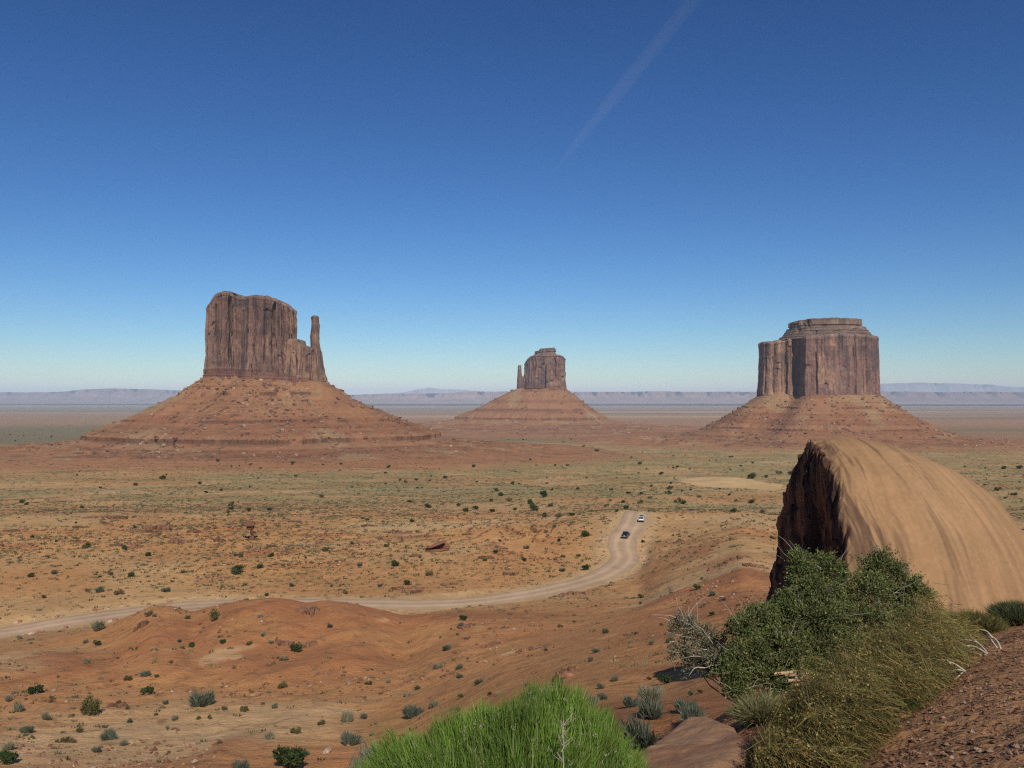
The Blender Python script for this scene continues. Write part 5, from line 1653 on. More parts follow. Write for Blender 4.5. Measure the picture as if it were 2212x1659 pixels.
# ------------------------------------------------------------------ low scrub: countless small tufts
def low_scrub():
    rng = np.random.default_rng(91)
    n = 150000
    bx_ = rng.uniform(-150, 2350, n)
    Y = np.exp(rng.uniform(math.log(58), math.log(1900), n) ** 1.0)
    X = bearing(bx_) * Y
    t = X / Y
    D, _ = road_near(X, Y)
    v = fbm(X, Y, 55, 4, 93) * 1.1 + fbm(X, Y, 9, 3, 95) * .6
    dens = np.interp(Y, [58, 120, 175, 205, 230, 300, 420, 700, 1200, 1900], [.03, .03, .03, .10, .50, .70, .75, .55, .30, .16])
    dens *= np.where((Y > 200) & (Y < 320) & (t > .12), .5, 1)
    keep = (rng.random(n) < dens * np.clip(.85 + 1.3 * v, .05, 2)) & (D > ROAD_HALF + 1.6)
    keep &= ~((np.hypot((X - DUNE[0]) / 36, (Y - DUNE[1]) / 88) < .9))
    for (bx, by, R) in ((-460, 1500, 330), (780, 2150, 300)):
        keep &= np.hypot(X - bx, Y - by) > R
    X, Y = X[keep], Y[keep]
    Z = terrain(X, Y)
    n = len(X)
    R = (.24 + .55 * rng.random(n) ** 2) * np.interp(Y, [58, 180, 300, 900, 1900], [.6, .85, 1.1, 1.6, 2.6])
    # each tuft: nine upright slivers in a loose dome
    m = 9
    a = rng.uniform(0, 2 * PI, (n, m)); rad = np.sqrt(rng.random((n, m))) * R[:, None]
    px = X[:, None] + rad * np.cos(a); py = Y[:, None] + rad * np.sin(a)
    h = R[:, None] * .85 * (1.05 - .55 * rad / R[:, None]) * rng.uniform(.7, 1.2, (n, m))
    wa = rng.uniform(0, 2 * PI, (n, m)); w = R[:, None] * .34
    lx, ly = (px - X[:, None]) * .35, (py - Y[:, None]) * .35
    z0 = Z[:, None] - .05 + 0 * px
    V = np.stack([np.stack([px - w * np.cos(wa), py - w * np.sin(wa), z0], -1), np.stack([px + w * np.cos(wa), py + w * np.sin(wa), z0], -1), np.stack([px + lx, py + ly, z0 + h + .05], -1)], 2)
    F = np.arange(n * m * 3).reshape(-1, 3)
    pal = np.array([(.105, .108, .055), (.145, .140, .075), (.21, .195, .115), (.075, .075, .040), (.14, .11, .06)])
    c = pal[rng.choice(5, n, p=[.28, .26, .2, .14, .12])] * rng.uniform(.75, 1.2, n)[:, None]
    me = mesh_data("low_scrub", V.reshape(-1, 3), F, M_LEAF, np.repeat(c, m * 3, 0), smooth=False)
    tag(link("low_scrub", me), "countless low grey green scrub tufts across the valley floor", "ground cover", kind="stuff")
    print("scrub", n)


low_scrub()

# ------------------------------------------------------------------ plants on the near bank
def lobes_points(lobes, n, rng, shell=(.55, 1.05), power=1.0):
    """points in a union of ellipsoids: lobes = [(centre, radii, weight)]"""
    w = np.array([l[2] for l in lobes], float); w /= w.sum()
    k = rng.choice(len(lobes), n, p=w)
    C0 = np.array([l[0] for l in lobes])[k]; R0 = np.array([l[1] for l in lobes])[k]
    u = rng.normal(size=(n, 3)); u /= np.linalg.norm(u, axis=1)[:, None]
    r = shell[0] + (shell[1] - shell[0]) * rng.random(n) ** power
    return C0 + u * R0 * r[:, None], u, k


# --- bright green rabbitbrush
def rabbitbrush():
    rng = np.random.default_rng(1001)
    D = 4.45
    g = lambda x, y, d=D: place(x, y, d)
    foot = g(1110, 1700, D); foot[2] = terrain([foot[0]], [foot[1]])[0]
    root = empty("rabbitbrush", tuple(foot), "bright green feathery bush tipped with dry cream flower heads", "bush")
    # crown surface as a skyline per bearing
    sx = [770, 800, 850, 900, 960, 1010, 1060, 1110, 1150, 1190, 1215, 1250, 1290, 1330, 1370, 1400, 1420]
    sy = [1690, 1650, 1615, 1592, 1572, 1552, 1540, 1512, 1490, 1478, 1480, 1512, 1556, 1592, 1632, 1664, 1700]
    n = 34000
    x = rng.uniform(765, 1425, n)
    top = np.interp(x, sx, sy)
    dep = rng.uniform(-1, 1, n)                      # near .. far through the bush
    d = D + dep * .48
    drop = 90 * dep ** 2 * (dep < 0) * 1.6 + 26 * dep ** 2
    lump = 72 * fbm(x / 55.0, dep * 3.2, 1.0, 3, 1003)
    tuft = np.abs(fbm(x / 18.0, dep * 11, 1.0, 2, 1005)) * 42
    y = top + drop + lump * .8 + tuft + rng.exponential(9, n) + 6
    tipP = np.stack([bearing(x) * d, d, -dip(y) * D - (d - D) * .10], 1)
    gz = terrain(tipP[:, 0], tipP[:, 1])
    ctr = np.array([foot[0], foot[1] + .05, foot[2]])
    dirv = tipP - (ctr + (tipP - ctr) * np.array([.62, .62, .18]))
    dirv[:, 2] = np.abs(dirv[:, 2]) + .15
    dirv += rng.normal(size=(n, 3)) * .09
    dirv /= np.linalg.norm(dirv, axis=1)[:, None]
    L = rng.uniform(.10, .24, n)
    base = tipP - dirv * L[:, None]
    ok = (tipP[:, 2] > gz + .05) & (fbm(x / 34.0, dep * 5 + y / 60.0, 1.0, 3, 1011) > -.42 + .15 * rng.random(n))
    base, dirv, L, x, y = base[ok], dirv[ok], L[ok], x[ok], y[ok]
    n = ok.sum()
    V, F, k = blades(base - foot, dirv, L, rng.uniform(.0035, .0065, n), rng, .16, 3)
    cl = fbm(x / 40.0, y / 30.0, 1.0, 3, 1007)
    c = vary((.155, .262, .036), n, rng, .38, (.245, .295, .090), .25) * (1 + .45 * cl)[:, None]
    cc = np.repeat(c, k, 0)
    link("foliage", mesh_data("foliage", V, F, M_BLADE, np.clip(cc, .01, .6), smooth=False), root)
    # inner stems
    m = 2200
    i = rng.choice(n, m, replace=False)
    b0 = ctr + (base[i] - ctr) * np.array([.35, .35, .05])
    dv = base[i] - b0
    V, F, k = blades(b0 - foot, dv, np.linalg.norm(dv, axis=1), .006, rng, .05, 3)
    link("stems", mesh_data("stems", V, F, M_WOOD, np.repeat(vary((.16, .17, .08), m, rng), k, 0), smooth=False), root)
    # dry flower heads: little brushes on thin stalks
    heads = [(1178, 1478), (1190, 1474), (1168, 1482), (1143, 1488), (1205, 1482), (1110, 1506), (1098, 1518), (1092, 1530), (1135, 1516), (1185, 1520), (1222, 1503), (1025, 1555), (1040, 1560), (1010, 1562), (1000, 1572), (1075, 1536),
             (1160, 1550), (1240, 1545), (1275, 1555), (1260, 1575), (1220, 1580), (1185, 1610), (1108, 1565), (1060, 1585), (980, 1590), (1030, 1612), (900, 1600), (935, 1625), (860, 1640), (1290, 1600), (1310, 1618), (1330, 1612), (1345, 1640),
             (1362, 1622), (1300, 1640), (1230, 1640), (1130, 1650), (1250, 1600), (1150, 1590), (1205, 1550), (1285, 1580), (1068, 1545), (1120, 1535), (1155, 1500), (1232, 1525), (1325, 1635), (1040, 1640), (960, 1610)]
    for (hx, hy) in heads:
        Vs, Fs4, Fs3, Cs, o = [], [], [], [], 0
        skyl = np.interp(hx, sx, sy)
        dd = D - (.42 if hy > skyl + 45 else .12 if hy > skyl + 15 else 0) + rng.uniform(-.05, .05)
        p = place(hx, hy + 6, dd)
        mm = 11
        dv = rng.normal(size=(mm, 3)) * .55; dv[:, 2] = np.abs(dv[:, 2]) + .5
        V, F, k = blades(np.repeat((p - foot)[None], mm, 0) + rng.normal(size=(mm, 3)) * .006, dv, rng.uniform(.008, .018, mm), .004, rng, .2, 2)
        Vs.append(V); Fs4.append(F[0] + o); Fs3.append(F[1] + o); Cs.append(np.repeat(vary((.34, .33, .19), mm, rng, .25), k, 0)); o += len(V)
        V, F, k = blades((p - foot)[None] - np.array([[0, 0, .13]]), np.array([[0.02, 0, 1.0]]), .13, .004, rng, .05, 3)
        Vs.append(V); Fs4.append(F[0] + o); Fs3.append(F[1] + o); Cs.append(np.repeat(np.array([[.28, .30, .13]]), k, 0)); o += len(V)
        link("flower_head", mesh_data("flower_head", np.concatenate(Vs), [np.concatenate(Fs4), np.concatenate(Fs3)], M_BLADE, np.concatenate(Cs), smooth=False), root)
    # bare pale twigs in the middle
    lines, rad = [], []
    for bx_, y0, y1 in ((1218, 1690, 1600), (1213, 1620, 1580), (1214, 1592, 1560)):
        a, b = place(bx_, y0, D - .46), place(bx_ + rng.uniform(-4, 4), y1, D - .40)
        m_ = (a + b) / 2 + rng.normal(size=3) * .01
        lines.append(np.array([a, m_, b]) - foot); rad.append((.0035, .002))
        for j in range(4):
            f = rng.uniform(.3, .95); q = a + (b - a) * f
            lines.append(np.array([q, q + np.array([rng.uniform(-.05, .05), rng.uniform(-.03, .02), rng.uniform(.03, .07)])]) - foot); rad.append((.0018, .001))
    V, F = tube_set(lines, rad, 5)
    link("dead_twigs", mesh_data("dead_twigs", V, F, M_WOOD, np.broadcast_to(np.array([.36, .33, .25]), (len(V), 3))), root)


rabbitbrush()


def twig_lines(rng, n, starts, dirs, length, bend=.25, pts=4):
    out = []
    for s, d in zip(starts, dirs):
        d = d / np.linalg.norm(d); p = np.array(s, float); L = rng.uniform(*length) / (pts - 1)
        ln = [p.copy()]
        for _ in range(pts - 1):
            d = d + rng.normal(size=3) * bend; d /= np.linalg.norm(d)
            p = p + d * L; ln.append(p.copy())
        out.append(np.array(ln))
    return out


# --- dark green cliffrose with grey twigs
def lobed_shrub(name, label, foot_px, D, lobes_px, nleaf, leaf, leafc, altc, seed, ntwig, twigc, twig_len=(.25, .6), flat=.8, cat="shrub", dead=0, lean=False, twr=.006):
    rng = np.random.default_rng(seed)
    foot = place(foot_px[0], foot_px[1], D); foot[2] = terrain([foot[0]], [foot[1]])[0]
    root = empty(name, tuple(foot), label, cat)
    s = D / FPX
    lobes = []
    for (x, y, rx, ry, dd, w) in lobes_px:
        q = .86 if not lean else 1.0
        lobes.append((place(x, y, D + dd * 1.5) - foot, (rx * s * q, rx * s * flat * q, ry * s * q), w))
    # branch skeleton: each lobe gets a limb and many twigs; leaves sit along the twigs
    lines, rad = [], []
    tipsP, tipsD = [], []
    for (c, R, w) in lobes:
        c = np.array(c); R = np.array(R)
        b = np.array([0, 0, -.03]) if lean else c * np.array([.25, .25, .0]) - np.array([0, 0, .05])
        mid = c * .55 + rng.normal(size=3) * .06; mid[2] = max(mid[2], c[2] * .35)
        lines.append(np.array([b, mid, c])); rad.append((.012, .006) if lean else (.03, .012))
        nt = int(150 * w)
        u = rng.normal(size=(nt, 3)); u[:, 2] += .25; u /= np.linalg.norm(u, axis=1)[:, None]
        st = c + u * R * rng.uniform(.15, .55, nt)[:, None]
        en = c + u * R * rng.uniform(.75, 1.08, nt)[:, None] + rng.normal(size=(nt, 3)) * .03
        for a_, e_ in zip(st, en):
            m_ = (a_ + e_) / 2 + rng.normal(size=3) * .025
            lines.append(np.array([a_, m_, e_])); rad.append((twr, .0015))
            tipsP.append((a_, m_, e_))
    tipsP = np.array(tipsP)
    V, F = tube_set(lines, rad, 4)
    link("branches", mesh_data("branches", V, F, M_WOOD, np.broadcast_to(np.array(twigc) * np.array([.62, .55, .45]), (len(V), 3))), root)
    k = rng.integers(0, len(tipsP), nleaf)
    f = rng.random(nleaf) ** .7
    A_, M_, E_ = tipsP[k, 0], tipsP[k, 1], tipsP[k, 2]
    P = np.where(f[:, None] < .5, A_ + (M_ - A_) * f[:, None] * 2, M_ + (E_ - M_) * (f[:, None] * 2 - 1))
    P = P + rng.normal(size=(nleaf, 3)) * .022
    dirs = (E_ - A_); dirs /= np.linalg.norm(dirs, axis=1)[:, None]
    gz = terrain(P[:, 0] + foot[0], P[:, 1] + foot[1]) - foot[2]
    P = P[P[:, 2] > gz + .01] if False else P
    V, F = leaf_cards(P, leaf * rng.uniform(.6, 1.35, nleaf), rng, up=.35, out=dirs, outw=.45, aspect=.6)
    tone = 1 + .3 * rng.uniform(-1, 1, len(tipsP))[k]
    c = vary(leafc, nleaf, rng, .3, altc, .25) * tone[:, None]
    link("foliage", mesh_data("foliage", V, F, M_LEAF, np.repeat(np.clip(c, .01, .6), 4, 0), smooth=False), root)
    # bare grey twigs poking out
    st, dr = [], []
    for _ in range(ntwig):
        c, R, w = lobes[rng.integers(len(lobes))]
        u = rng.normal(size=3); u[2] = abs(u[2]) * .8 + .1; u[1] -= .5; u /= np.linalg.norm(u)
        st.append(np.array(c) + u * np.array(R) * rng.uniform(.55, .95)); dr.append(u * np.array([1, .6, .8]) + np.array([-.25, 0, .1]))
    if ntwig:
        L = twig_lines(rng, ntwig, st, dr, twig_len, .22, 4)
        V, F = tube_set(L, [(rng.uniform(.0022, .005), .001) for _ in L], 4)
        tag(link("bare_twigs", mesh_data("bare_twigs", V, F, M_WOOD, np.broadcast_to(np.array(twigc), (len(V), 3))), root), kind="stuff")
    return root, foot


CL, cl_foot = lobed_shrub("cliffrose_shrub", "large dark green many-branched shrub with grey twigs, in front of the slickrock dome", (1720, 1492), 10.3, [
    (1725, 1222, 34, 44, .1, .7), (1780, 1232, 62, 48, .3, 1.0), (1752, 1282, 80, 52, 0, 1.2), (1905, 1236, 72, 62, .5, 1.3), (1960, 1280, 62, 56, .5, 1.1), (1870, 1282, 84, 60, .3, 1.3),
    (1700, 1322, 58, 48, -.1, .9), (1640, 1340, 58, 42, -.2, .8), (1595, 1352, 38, 26, -.3, .4), (1760, 1340, 96, 60, -.2, 1.4), (1855, 1345, 100, 58, .0, 1.4), (1940, 1345, 70, 50, .2, .8),
    (1680, 1395, 84, 48, -.4, 1.1), (1800, 1400, 96, 52, -.3, 1.2), (1880, 1402, 66, 40, -.1, .7), (1620, 1415, 64, 44, -.5, .9), (1580, 1455, 46, 40, -.6, .7), (1650, 1460, 74, 44, -.5, 1.0),
    (1740, 1450, 74, 40, -.5, .9), (1820, 1440, 50, 30, -.4, .5), (1700, 1490, 44, 26, -.6, .5), (1590, 1492, 30, 22, -.7, .4)],
    105000, .027, (.098, .125, .036), (.18, .19, .078), 1101, 95, (.36, .32, .26), (.12, .4), twr=.0035)
SP, sp_foot = lobed_shrub("straggling_shrub", "thin straggling grey shrub with long bare white branches, beside the large dark shrub", (1600, 1482), 10.2, [
    (1475, 1350, 34, 28, 0, .35), (1515, 1378, 46, 34, 0, .45), (1462, 1408, 36, 26, 0, .3), (1550, 1405, 50, 36, -.1, .6), (1500, 1432, 44, 24, 0, .35), (1560, 1440, 40, 28, -.1, .5)],
    11000, .024, (.145, .150, .085), (.21, .205, .135), 1121, 34, (.46, .42, .36), (.12, .35), lean=True, twr=.004)


def white_branches(name, label, paths, D, r0=.016, cat="dead branch"):
    rng = np.random.default_rng(len(label))
    L = []
    if D is None:
        (h,), _ = ground_hit([paths[0][0][0]], [paths[0][0][1]])
        D = h[1] * .972
    for pth in paths:
        P = np.array([place(x, y, D + dd) for (x, y, dd) in pth])
        if len(P) > 2:
            P = catmull(P, 5)
        L.append(P)
    o0 = L[0][0]
    V, F = tube_set([l - o0 for l in L], [(r0 * rng.uniform(.7, 1.1), r0 * .3) for _ in L], 6)
    o = link(name, mesh_data(name, V, F, M_WOOD, np.array([.43, .38, .31])[None] * (1 + .15 * rng.uniform(-1, 1, (len(V), 1)))))
    o.location = o0
    return tag(o, label, cat)


white_branches("dead_branch", "sprawl of bleached white branches hanging below the straggling shrub", [
    [(1585, 1440, 0), (1555, 1418, -.1), (1520, 1404, -.1), (1468, 1402, 0)], [(1585, 1442, 0), (1550, 1424, -.2), (1505, 1415, -.2), (1470, 1420, -.1)],
    [(1585, 1445, 0), (1545, 1434, -.3), (1520, 1440, -.3), (1490, 1438, -.2)], [(1520, 1440, -.3), (1500, 1440, -.3), (1487, 1456, -.3)],
    [(1510, 1378, .1), (1495, 1360, .1), (1478, 1352, .1)], [(1545, 1395, 0), (1530, 1370, 0), (1500, 1345, .1)], [(1445, 1385, 0), (1470, 1383, 0), (1482, 1386, 0)]], 10.2, .0085)
white_branches("dead_branch", "single bleached stick lying on the sand below the straggling shrub", [[(1557, 1480, 0), (1535, 1464, 0), (1497, 1451, 0)]], 10.9, .011)
white_branches("dead_branch", "curved white dead branches arching from the olive bush onto bare gravel", [
    [(2150, 1398, 0), (2135, 1378, .05), (2120, 1370, .1)], [(2158, 1400, -.02), (2148, 1380, .02), (2130, 1366, .1)], [(2128, 1408, 0), (2110, 1388, -.05), (2085, 1380, -.05), (2062, 1385, 0)],
    [(2130, 1412, 0), (2105, 1396, -.1), (2075, 1392, -.1), (2060, 1398, 0)], [(2126, 1420, 0), (2100, 1406, -.05), (2078, 1400, 0)], [(2112, 1389, 0), (2098, 1377, .02), (2090, 1366, .03)], [(2104, 1395, 0), (2092, 1402, 0), (2078, 1410, 0)], [(2140, 1376, .02), (2128, 1362, .05), (2112, 1357, .06)]], None, .009)
white_branches("dead_branch", "forked white dead branch lower down the olive bush's gravel edge", [
    [(2080, 1447, 0), (2055, 1430, 0), (2025, 1420, .05), (2015, 1412, .05)], [(2080, 1447, 0), (2060, 1444, 0), (2038, 1452, 0)], [(2075, 1450, 0), (2055, 1466, -.05), (2030, 1478, -.05)], [(2050, 1432, 0), (2035, 1415, 0)], [(2058, 1466, -.02), (2062, 1480, -.02), (2052, 1492, -.03)]], None, .007)


def driftwood():
    rng = np.random.default_rng(1141)
    (p,), _ = ground_hit([1715], [1488])
    L = []
    for k in range(9):
        a = rng.uniform(-.5, .35); ln = rng.uniform(.12, .34)
        c = np.array([rng.uniform(-.10, .16), rng.uniform(-.08, .08), .04 + .028 * k * .6])
        d = np.array([math.cos(a), rng.uniform(-.3, .3), math.sin(a) * .35])
        L.append(np.array([c - d * ln / 2, c + rng.normal(size=3) * .012, c + d * ln / 2]))
    V, F = tube_set(L, [(rng.uniform(.018, .035), rng.uniform(.008, .02)) for _ in L], 7)
    o = link("weathered_stump", mesh_data("weathered_stump", V, F, M_WOOD, np.array([.48, .33, .20])[None] * (1 + .2 * rng.uniform(-1, 1, (len(V), 1)))))
    o.location = p
    tag(o, "split weathered tan stump of wood at the foot of the large dark shrub", "dead wood")


driftwood()


# --- olive-brown brush flowing down the bank
def olive_brush():
    rng = np.random.default_rng(1201)
    # (bearing, dip of the foot line, distance, half width m, height m)
    spine = np.array([(1765, 1690, 4.6), (1815, 1640, 4.95), (1870, 1585, 5.4), (1935, 1525, 5.95), (1985, 1475, 6.5), (2030, 1430, 7.1), (2060, 1385, 7.8), (2075, 1345, 8.6)], float)
    n = 52000
    u = rng.random(n)
    k = u * (len(spine) - 1)
    S = np.stack([np.interp(k, np.arange(len(spine)), spine[:, j]) for j in range(3)], 1)
    v = rng.uniform(-1, 1, n) * np.where(rng.random(n) < .5, 1, .9)   # across the brush: -1 downhill/valley side, +1 near side
    halfw = np.interp(u, [0, .2, .5, .8, 1], [.24, .36, .46, .48, .28])
    # ground positions: move across, perpendicular to the spine in plan
    cx_ = bearing(S[:, 0]) * S[:, 2]; cy_ = S[:, 2]
    # plan direction of the spine
    e = np.array([bearing(spine[-1, 0]) * spine[-1, 2] - bearing(spine[0, 0]) * spine[0, 2], spine[-1, 2] - spine[0, 2]]); e /= np.linalg.norm(e)
    pr = np.array([e[1], -e[0]])           # to the near/right side
    X = cx_ + pr[0] * (v - .62) * halfw; Y = cy_ + pr[1] * (v - .62) * halfw
    lump = fbm(X, Y, .42, 3, 1203)
    H = np.interp(u, [0, .15, .5, .85, 1], [.28, .34, .40, .40, .26]) * (1 - np.abs(v) ** 2.6) ** .6 * (1 + .95 * lump + .5 * fbm(X, Y, .17, 2, 1211))
    gap = fbm(X, Y, .20, 2, 1213) + .5 * fbm(X * 1.6, Y * .6, .12, 2, 1215)
    kp = gap > -.28 + .25 * (rng.random(n) - .5)
    X, Y, u, v, H, S, lump, cx_, cy_ = X[kp], Y[kp], u[kp], v[kp], H[kp], S[kp], lump[kp], cx_[kp], cy_[kp]
    n = len(X)
    g = terrain(X, Y)
    foot = np.array([np.median(cx_), np.median(cy_), 0]); foot[2] = terrain([foot[0]], [foot[1]])[0]
    root = empty("olive_brush", tuple(foot), "long mound of olive-brown wiry brush running down the gravel bank", "brush")
    f = rng.random(n) ** .6 * (1 - .25 * (rng.random(n) < .3))
    tip = np.stack([X, Y, g + H * f + .03], 1)
    # stems sweep up and toward the valley
    dv = np.stack([-.55 + .42 * rng.normal(size=n), .10 + .42 * rng.normal(size=n), .50 + .36 * rng.normal(size=n)], 1)
    dv /= np.linalg.norm(dv, axis=1)[:, None]
    L = rng.uniform(.06, .19, n)
    base = tip - dv * L[:, None]
    base[:, 2] = np.maximum(base[:, 2], g - .01)
    V, F, kk = blades(base - foot, tip - base + 1e-4, np.linalg.norm(tip - base, axis=1), rng.uniform(.0028, .0055, n), rng, .22, 2)
    tone = (1 + .35 * fbm(X, Y, .5, 2, 1209) + .35 * fbm(X, Y, .10, 2, 1205))
    up = np.interp(u, [0, .5, 1], [.9, 1.0, 1.1])
    tw = rng.choice(n, 420, replace=False)
    TL = [np.array([[tip[q_, 0] + .10, tip[q_, 1] - .02, g[q_] - .02], (tip[q_] + np.array([tip[q_, 0] + .10, tip[q_, 1], g[q_]])) / 2 + rng.normal(size=3) * .02, tip[q_] + np.array([-.03, 0, .05])]) - foot for q_ in tw]
    TV, TF = tube_set(TL, [(rng.uniform(.003, .006), .0015) for _ in TL], 4)
    tag(link("woody_stems", mesh_data("woody_stems", TV, TF, M_WOOD, np.broadcast_to(np.array([.22, .175, .10]), (len(TV), 3))), root), kind="stuff")
    c = vary((.200, .148, .046), n, rng, .42, (.115, .110, .036), .4) * (tone * up)[:, None]
    link("stems", mesh_data("stems", V, F, M_BLADE, np.repeat(np.clip(c, .01, .5), kk, 0), smooth=False), root)
    m = 30000
    i = rng.integers(0, n, m)
    P = base[i] + (tip[i] - base[i]) * rng.uniform(.4, 1.05, m)[:, None] + rng.normal(size=(m, 3)) * .008
    V, F = leaf_cards(P - foot, rng.uniform(.008, .02, m), rng, up=.2, aspect=.7)
    c = vary((.30, .225, .078), m, rng, .40, (.15, .15, .05), .35)
    link("leaves", mesh_data("leaves", V, F, M_LEAF, np.repeat(np.clip(c, .01, .5), 4, 0), smooth=False), root)


olive_brush()


def grass_clump(name, label, x, y, rad, height, n, col, alt, seed, lean=(0, 0), droop=.25, width=.005, dead=0.0, dist=None):
    rng = np.random.default_rng(seed)
    if dist is None:
        (p,), _ = ground_hit([x], [y])
    else:
        p = place(x, y, dist); p[2] = terrain([p[0]], [p[1]])[0]
    a = rng.uniform(0, 2 * PI, n); r = rad * .35 * np.sqrt(rng.random(n))
    b = np.stack([r * np.cos(a), r * np.sin(a), -.01 + 0 * r], 1)
    b[:, 2] = terrain(b[:, 0] + p[0], b[:, 1] + p[1]) - p[2] - .01
    sp = rng.uniform(0, 1, n) ** .8
    d = np.stack([np.cos(a) * sp * rad / height * 1.3 + lean[0], np.sin(a) * sp * rad / height * 1.3 + lean[1], np.ones(n)], 1) + rng.normal(size=(n, 3)) * .12
    V, F, k = blades(b, d, height * rng.uniform(.55, 1.1, n), width * rng.uniform(.7, 1.3, n), rng, .10, 4, gravity=droop * rng.uniform(.3, 1.2))
    c = vary(col, n, rng, .25, alt, .3)
    o = link(name, mesh_data(name, V, F, M_BLADE, np.repeat(np.clip(c, .01, .7), k, 0), smooth=False))
    o.location = p
    return tag(o, label, "grass clump", "grass clumps on the bank")


grass_clump("grass_clump", "pale straw and green grass clump at the foot of the large dark shrub", 1640, 1556, .26, .36, 2600, (.26, .23, .11), (.15, .17, .06), 1301, droop=.55, width=.006)
grass_clump("grass_clump", "thin spiky grass clump on the tan rock shelf", 1462, 1650, .14, .30, 420, (.22, .25, .09), (.40, .37, .22), 1303, droop=.3, width=.005)
grass_clump("grass_clump", "fresh green grass blades sweeping out of the olive brush's lower end", 1835, 1610, .20, .36, 800, (.10, .17, .05), (.17, .22, .09), 1305, lean=(-.75, .1), droop=.35, width=.006)
grass_clump("grass_clump", "small fan of bright green grass in the middle of the olive brush", 1935, 1535, .16, .24, 420, (.11, .20, .045), (.17, .25, .07), 1307, lean=(-.1, .1), droop=.4, width=.007)
grass_clump("grass_clump", "grey dry grass wisps beside the rabbitbrush's lower edge", 1432, 1675, .16, .16, 300, (.24, .22, .17), (.35, .31, .22), 1309, droop=.5, width=.005)

# grey sage close behind the bright green bush, and the brush at the far end of the bank
def near_sage(label, x, ytop, D, w, h, n, leafc, altc, seed, name="sagebrush"):
    rng = np.random.default_rng(seed)
    p = place(x, ytop, D); gz = terrain([p[0]], [p[1]])[0]
    top = p[2]; foot = np.array([p[0], p[1], gz])
    root = empty(name, tuple(foot), label, "sagebrush")
    H = top - gz
    a = rng.uniform(0, 2 * PI, n); r = np.sqrt(rng.random(n))
    tip = np.stack([r * np.cos(a) * w / 2, r * np.sin(a) * w / 2, H * (1 - .45 * r ** 2) * (1 - .35 * rng.random(n) ** 2)], 1)
    tip += rng.normal(size=(n, 3)) * .02
    d = tip * np.array([1, 1, .9]) + np.array([0, 0, .2]); d += rng.normal(size=(n, 3)) * .25 * H
    d /= np.linalg.norm(d, axis=1)[:, None]
    L = rng.uniform(.06, .16, n)
    V, F, k = blades(tip - d * L[:, None], d, L, rng.uniform(.005, .010, n), rng, .2, 2)
    link("foliage", mesh_data("foliage", V, F, M_LEAF, np.repeat(np.clip(vary(leafc, n, rng, .3, altc, .3), .01, .6), k, 0), smooth=False), root)
    lines = [np.array([[0, 0, -.03], t_ * np.array([.4, .4, .45]), t_ * .85]) for t_ in tip[:60]]
    V, F = tube_set(lines, [(.008, .003)] * len(lines), 4)
    link("stems", mesh_data("stems", V, F, M_WOOD, np.broadcast_to(np.array([.24, .20, .16]), (len(V), 3))), root)


near_sage("soft blue grey sage brushing the bright green bush's outer edge", 800, 1598, 5.3, .42, 1, 5000, (.17, .19, .15), (.25, .26, .20), 1401)
near_sage("scraggly dark grey sage in the gap below the blue grey sage", 775, 1640, 4.9, .30, 1, 2200, (.10, .11, .075), (.16, .15, .11), 1403)
near_sage("dark green brush at the far end of the bank against the dome's foot", 2195, 1300, 9.6, .62, 1, 6500, (.085, .10, .045), (.15, .14, .06), 1405, "bank_brush")
near_sage("yellow olive brush between the long brush mound and the dome", 2105, 1322, 9.3, .62, 1, 5500, (.17, .145, .05), (.12, .12, .045), 1407, "bank_brush")

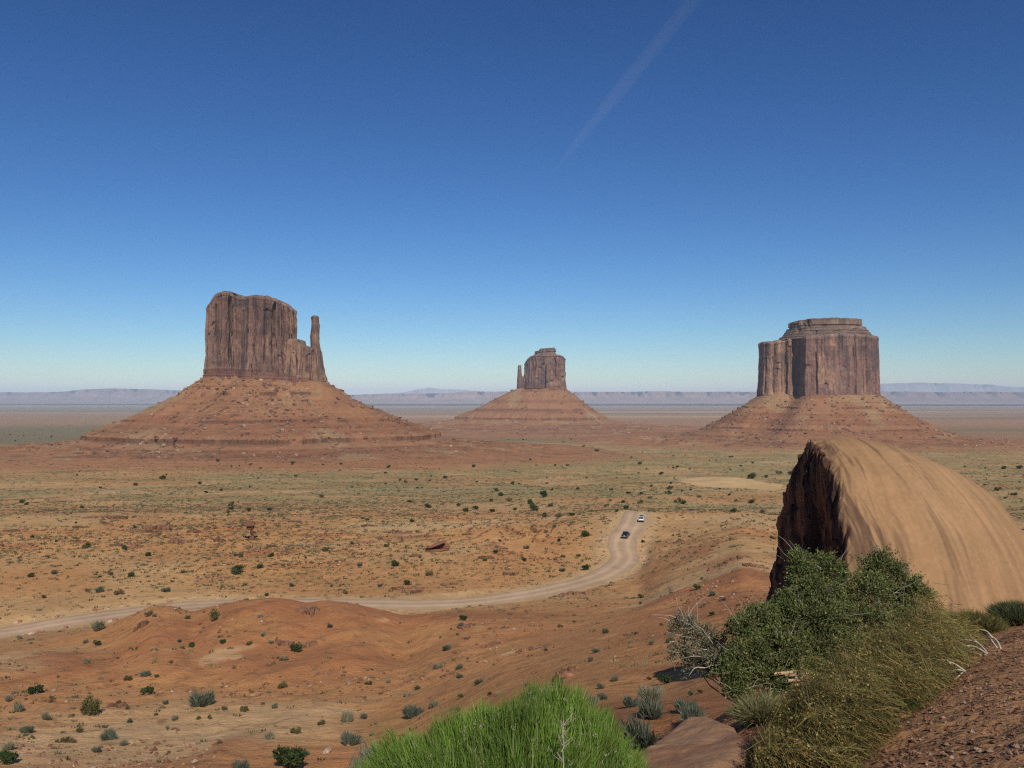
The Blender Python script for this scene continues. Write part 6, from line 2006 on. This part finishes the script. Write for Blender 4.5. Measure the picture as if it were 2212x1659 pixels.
# ------------------------------------------------------------------ haze
def build_haze():
    m = bpy.data.materials.new("valley_haze")
    m.use_nodes = True
    nt = m.node_tree
    for n in list(nt.nodes):
        nt.nodes.remove(n)
    out = nt.nodes.new("ShaderNodeOutputMaterial")
    pv = nt.nodes.new("ShaderNodeVolumePrincipled")
    pv.inputs['Color'].default_value = HAZE_COL
    pv.inputs['Density'].default_value = HAZE_D
    pv.inputs['Anisotropy'].default_value = -0.25
    nt.links.new(pv.outputs[0], out.inputs['Volume'])
    s, z0, z1 = 72000.0, ZMIN - 1.0, 480.0
    V = [(a * s, b * s, c) for c in (z0, z1) for b in (-1, 1) for a in (-1, 1)]
    F = np.array([[0, 2, 3, 1], [4, 5, 7, 6], [0, 1, 5, 4], [2, 6, 7, 3], [0, 4, 6, 2], [1, 3, 7, 5]])
    o = link("haze", mesh_data("haze", V, F, m, smooth=False))
    tag(o, "thin blue haze hanging over the valley", "haze", kind="stuff")


HAZE_COL = (.64, .80, 1.0, 1)
HAZE_D = 2.9e-5
build_haze()


# ------------------------------------------------------------------ an old vapour trail, far above and beyond the buttes
def build_contrail():
    a, b = place(1545, -60, 15000), place(1182, 385, 26000)
    n = 60
    P = a[None] + (b - a)[None] * np.linspace(0, 1, n)[:, None]
    w = np.linspace(0, 1, n)
    r = 135 * (1 + .5 * w) * (1 + .25 * fbm(w * 9, w * 0, 1.0, 3, 901)) * (1 - .8 * sstep(.45, 1, w))
    th = np.arange(14) * 2 * PI / 14
    T = (b - a) / np.linalg.norm(b - a); A = np.cross(T, [0, 0, 1.0]); A /= np.linalg.norm(A); B = np.cross(T, A)
    V = P[:, None] + (A[None, None] * np.cos(th)[None, :, None] + B[None, None] * np.sin(th)[None, :, None]) * (r[:, None, None] * (1 + .15 * np.sin(3 * th + 1))[None, :, None])
    F = np.array([[i * 14 + j, i * 14 + (j + 1) % 14, (i + 1) * 14 + (j + 1) % 14, (i + 1) * 14 + j] for i in range(n - 1) for j in range(14)])
    m = bpy.data.materials.new("ice_vapour"); m.use_nodes = True
    nt = m.node_tree
    for k in list(nt.nodes):
        nt.nodes.remove(k)
    out = nt.nodes.new("ShaderNodeOutputMaterial"); pv = nt.nodes.new("ShaderNodeVolumePrincipled")
    pv.inputs['Color'].default_value = (1, 1, 1, 1); pv.inputs['Density'].default_value = 6.0e-5; pv.inputs['Anisotropy'].default_value = -.2
    nt.links.new(pv.outputs[0], out.inputs['Volume'])
    o = link("contrail", mesh_data("contrail", V.reshape(-1, 3), F, m))
    tag(o, "faint slanting vapour trail fading out above the smallest butte", "vapour trail", kind="stuff")


build_contrail()
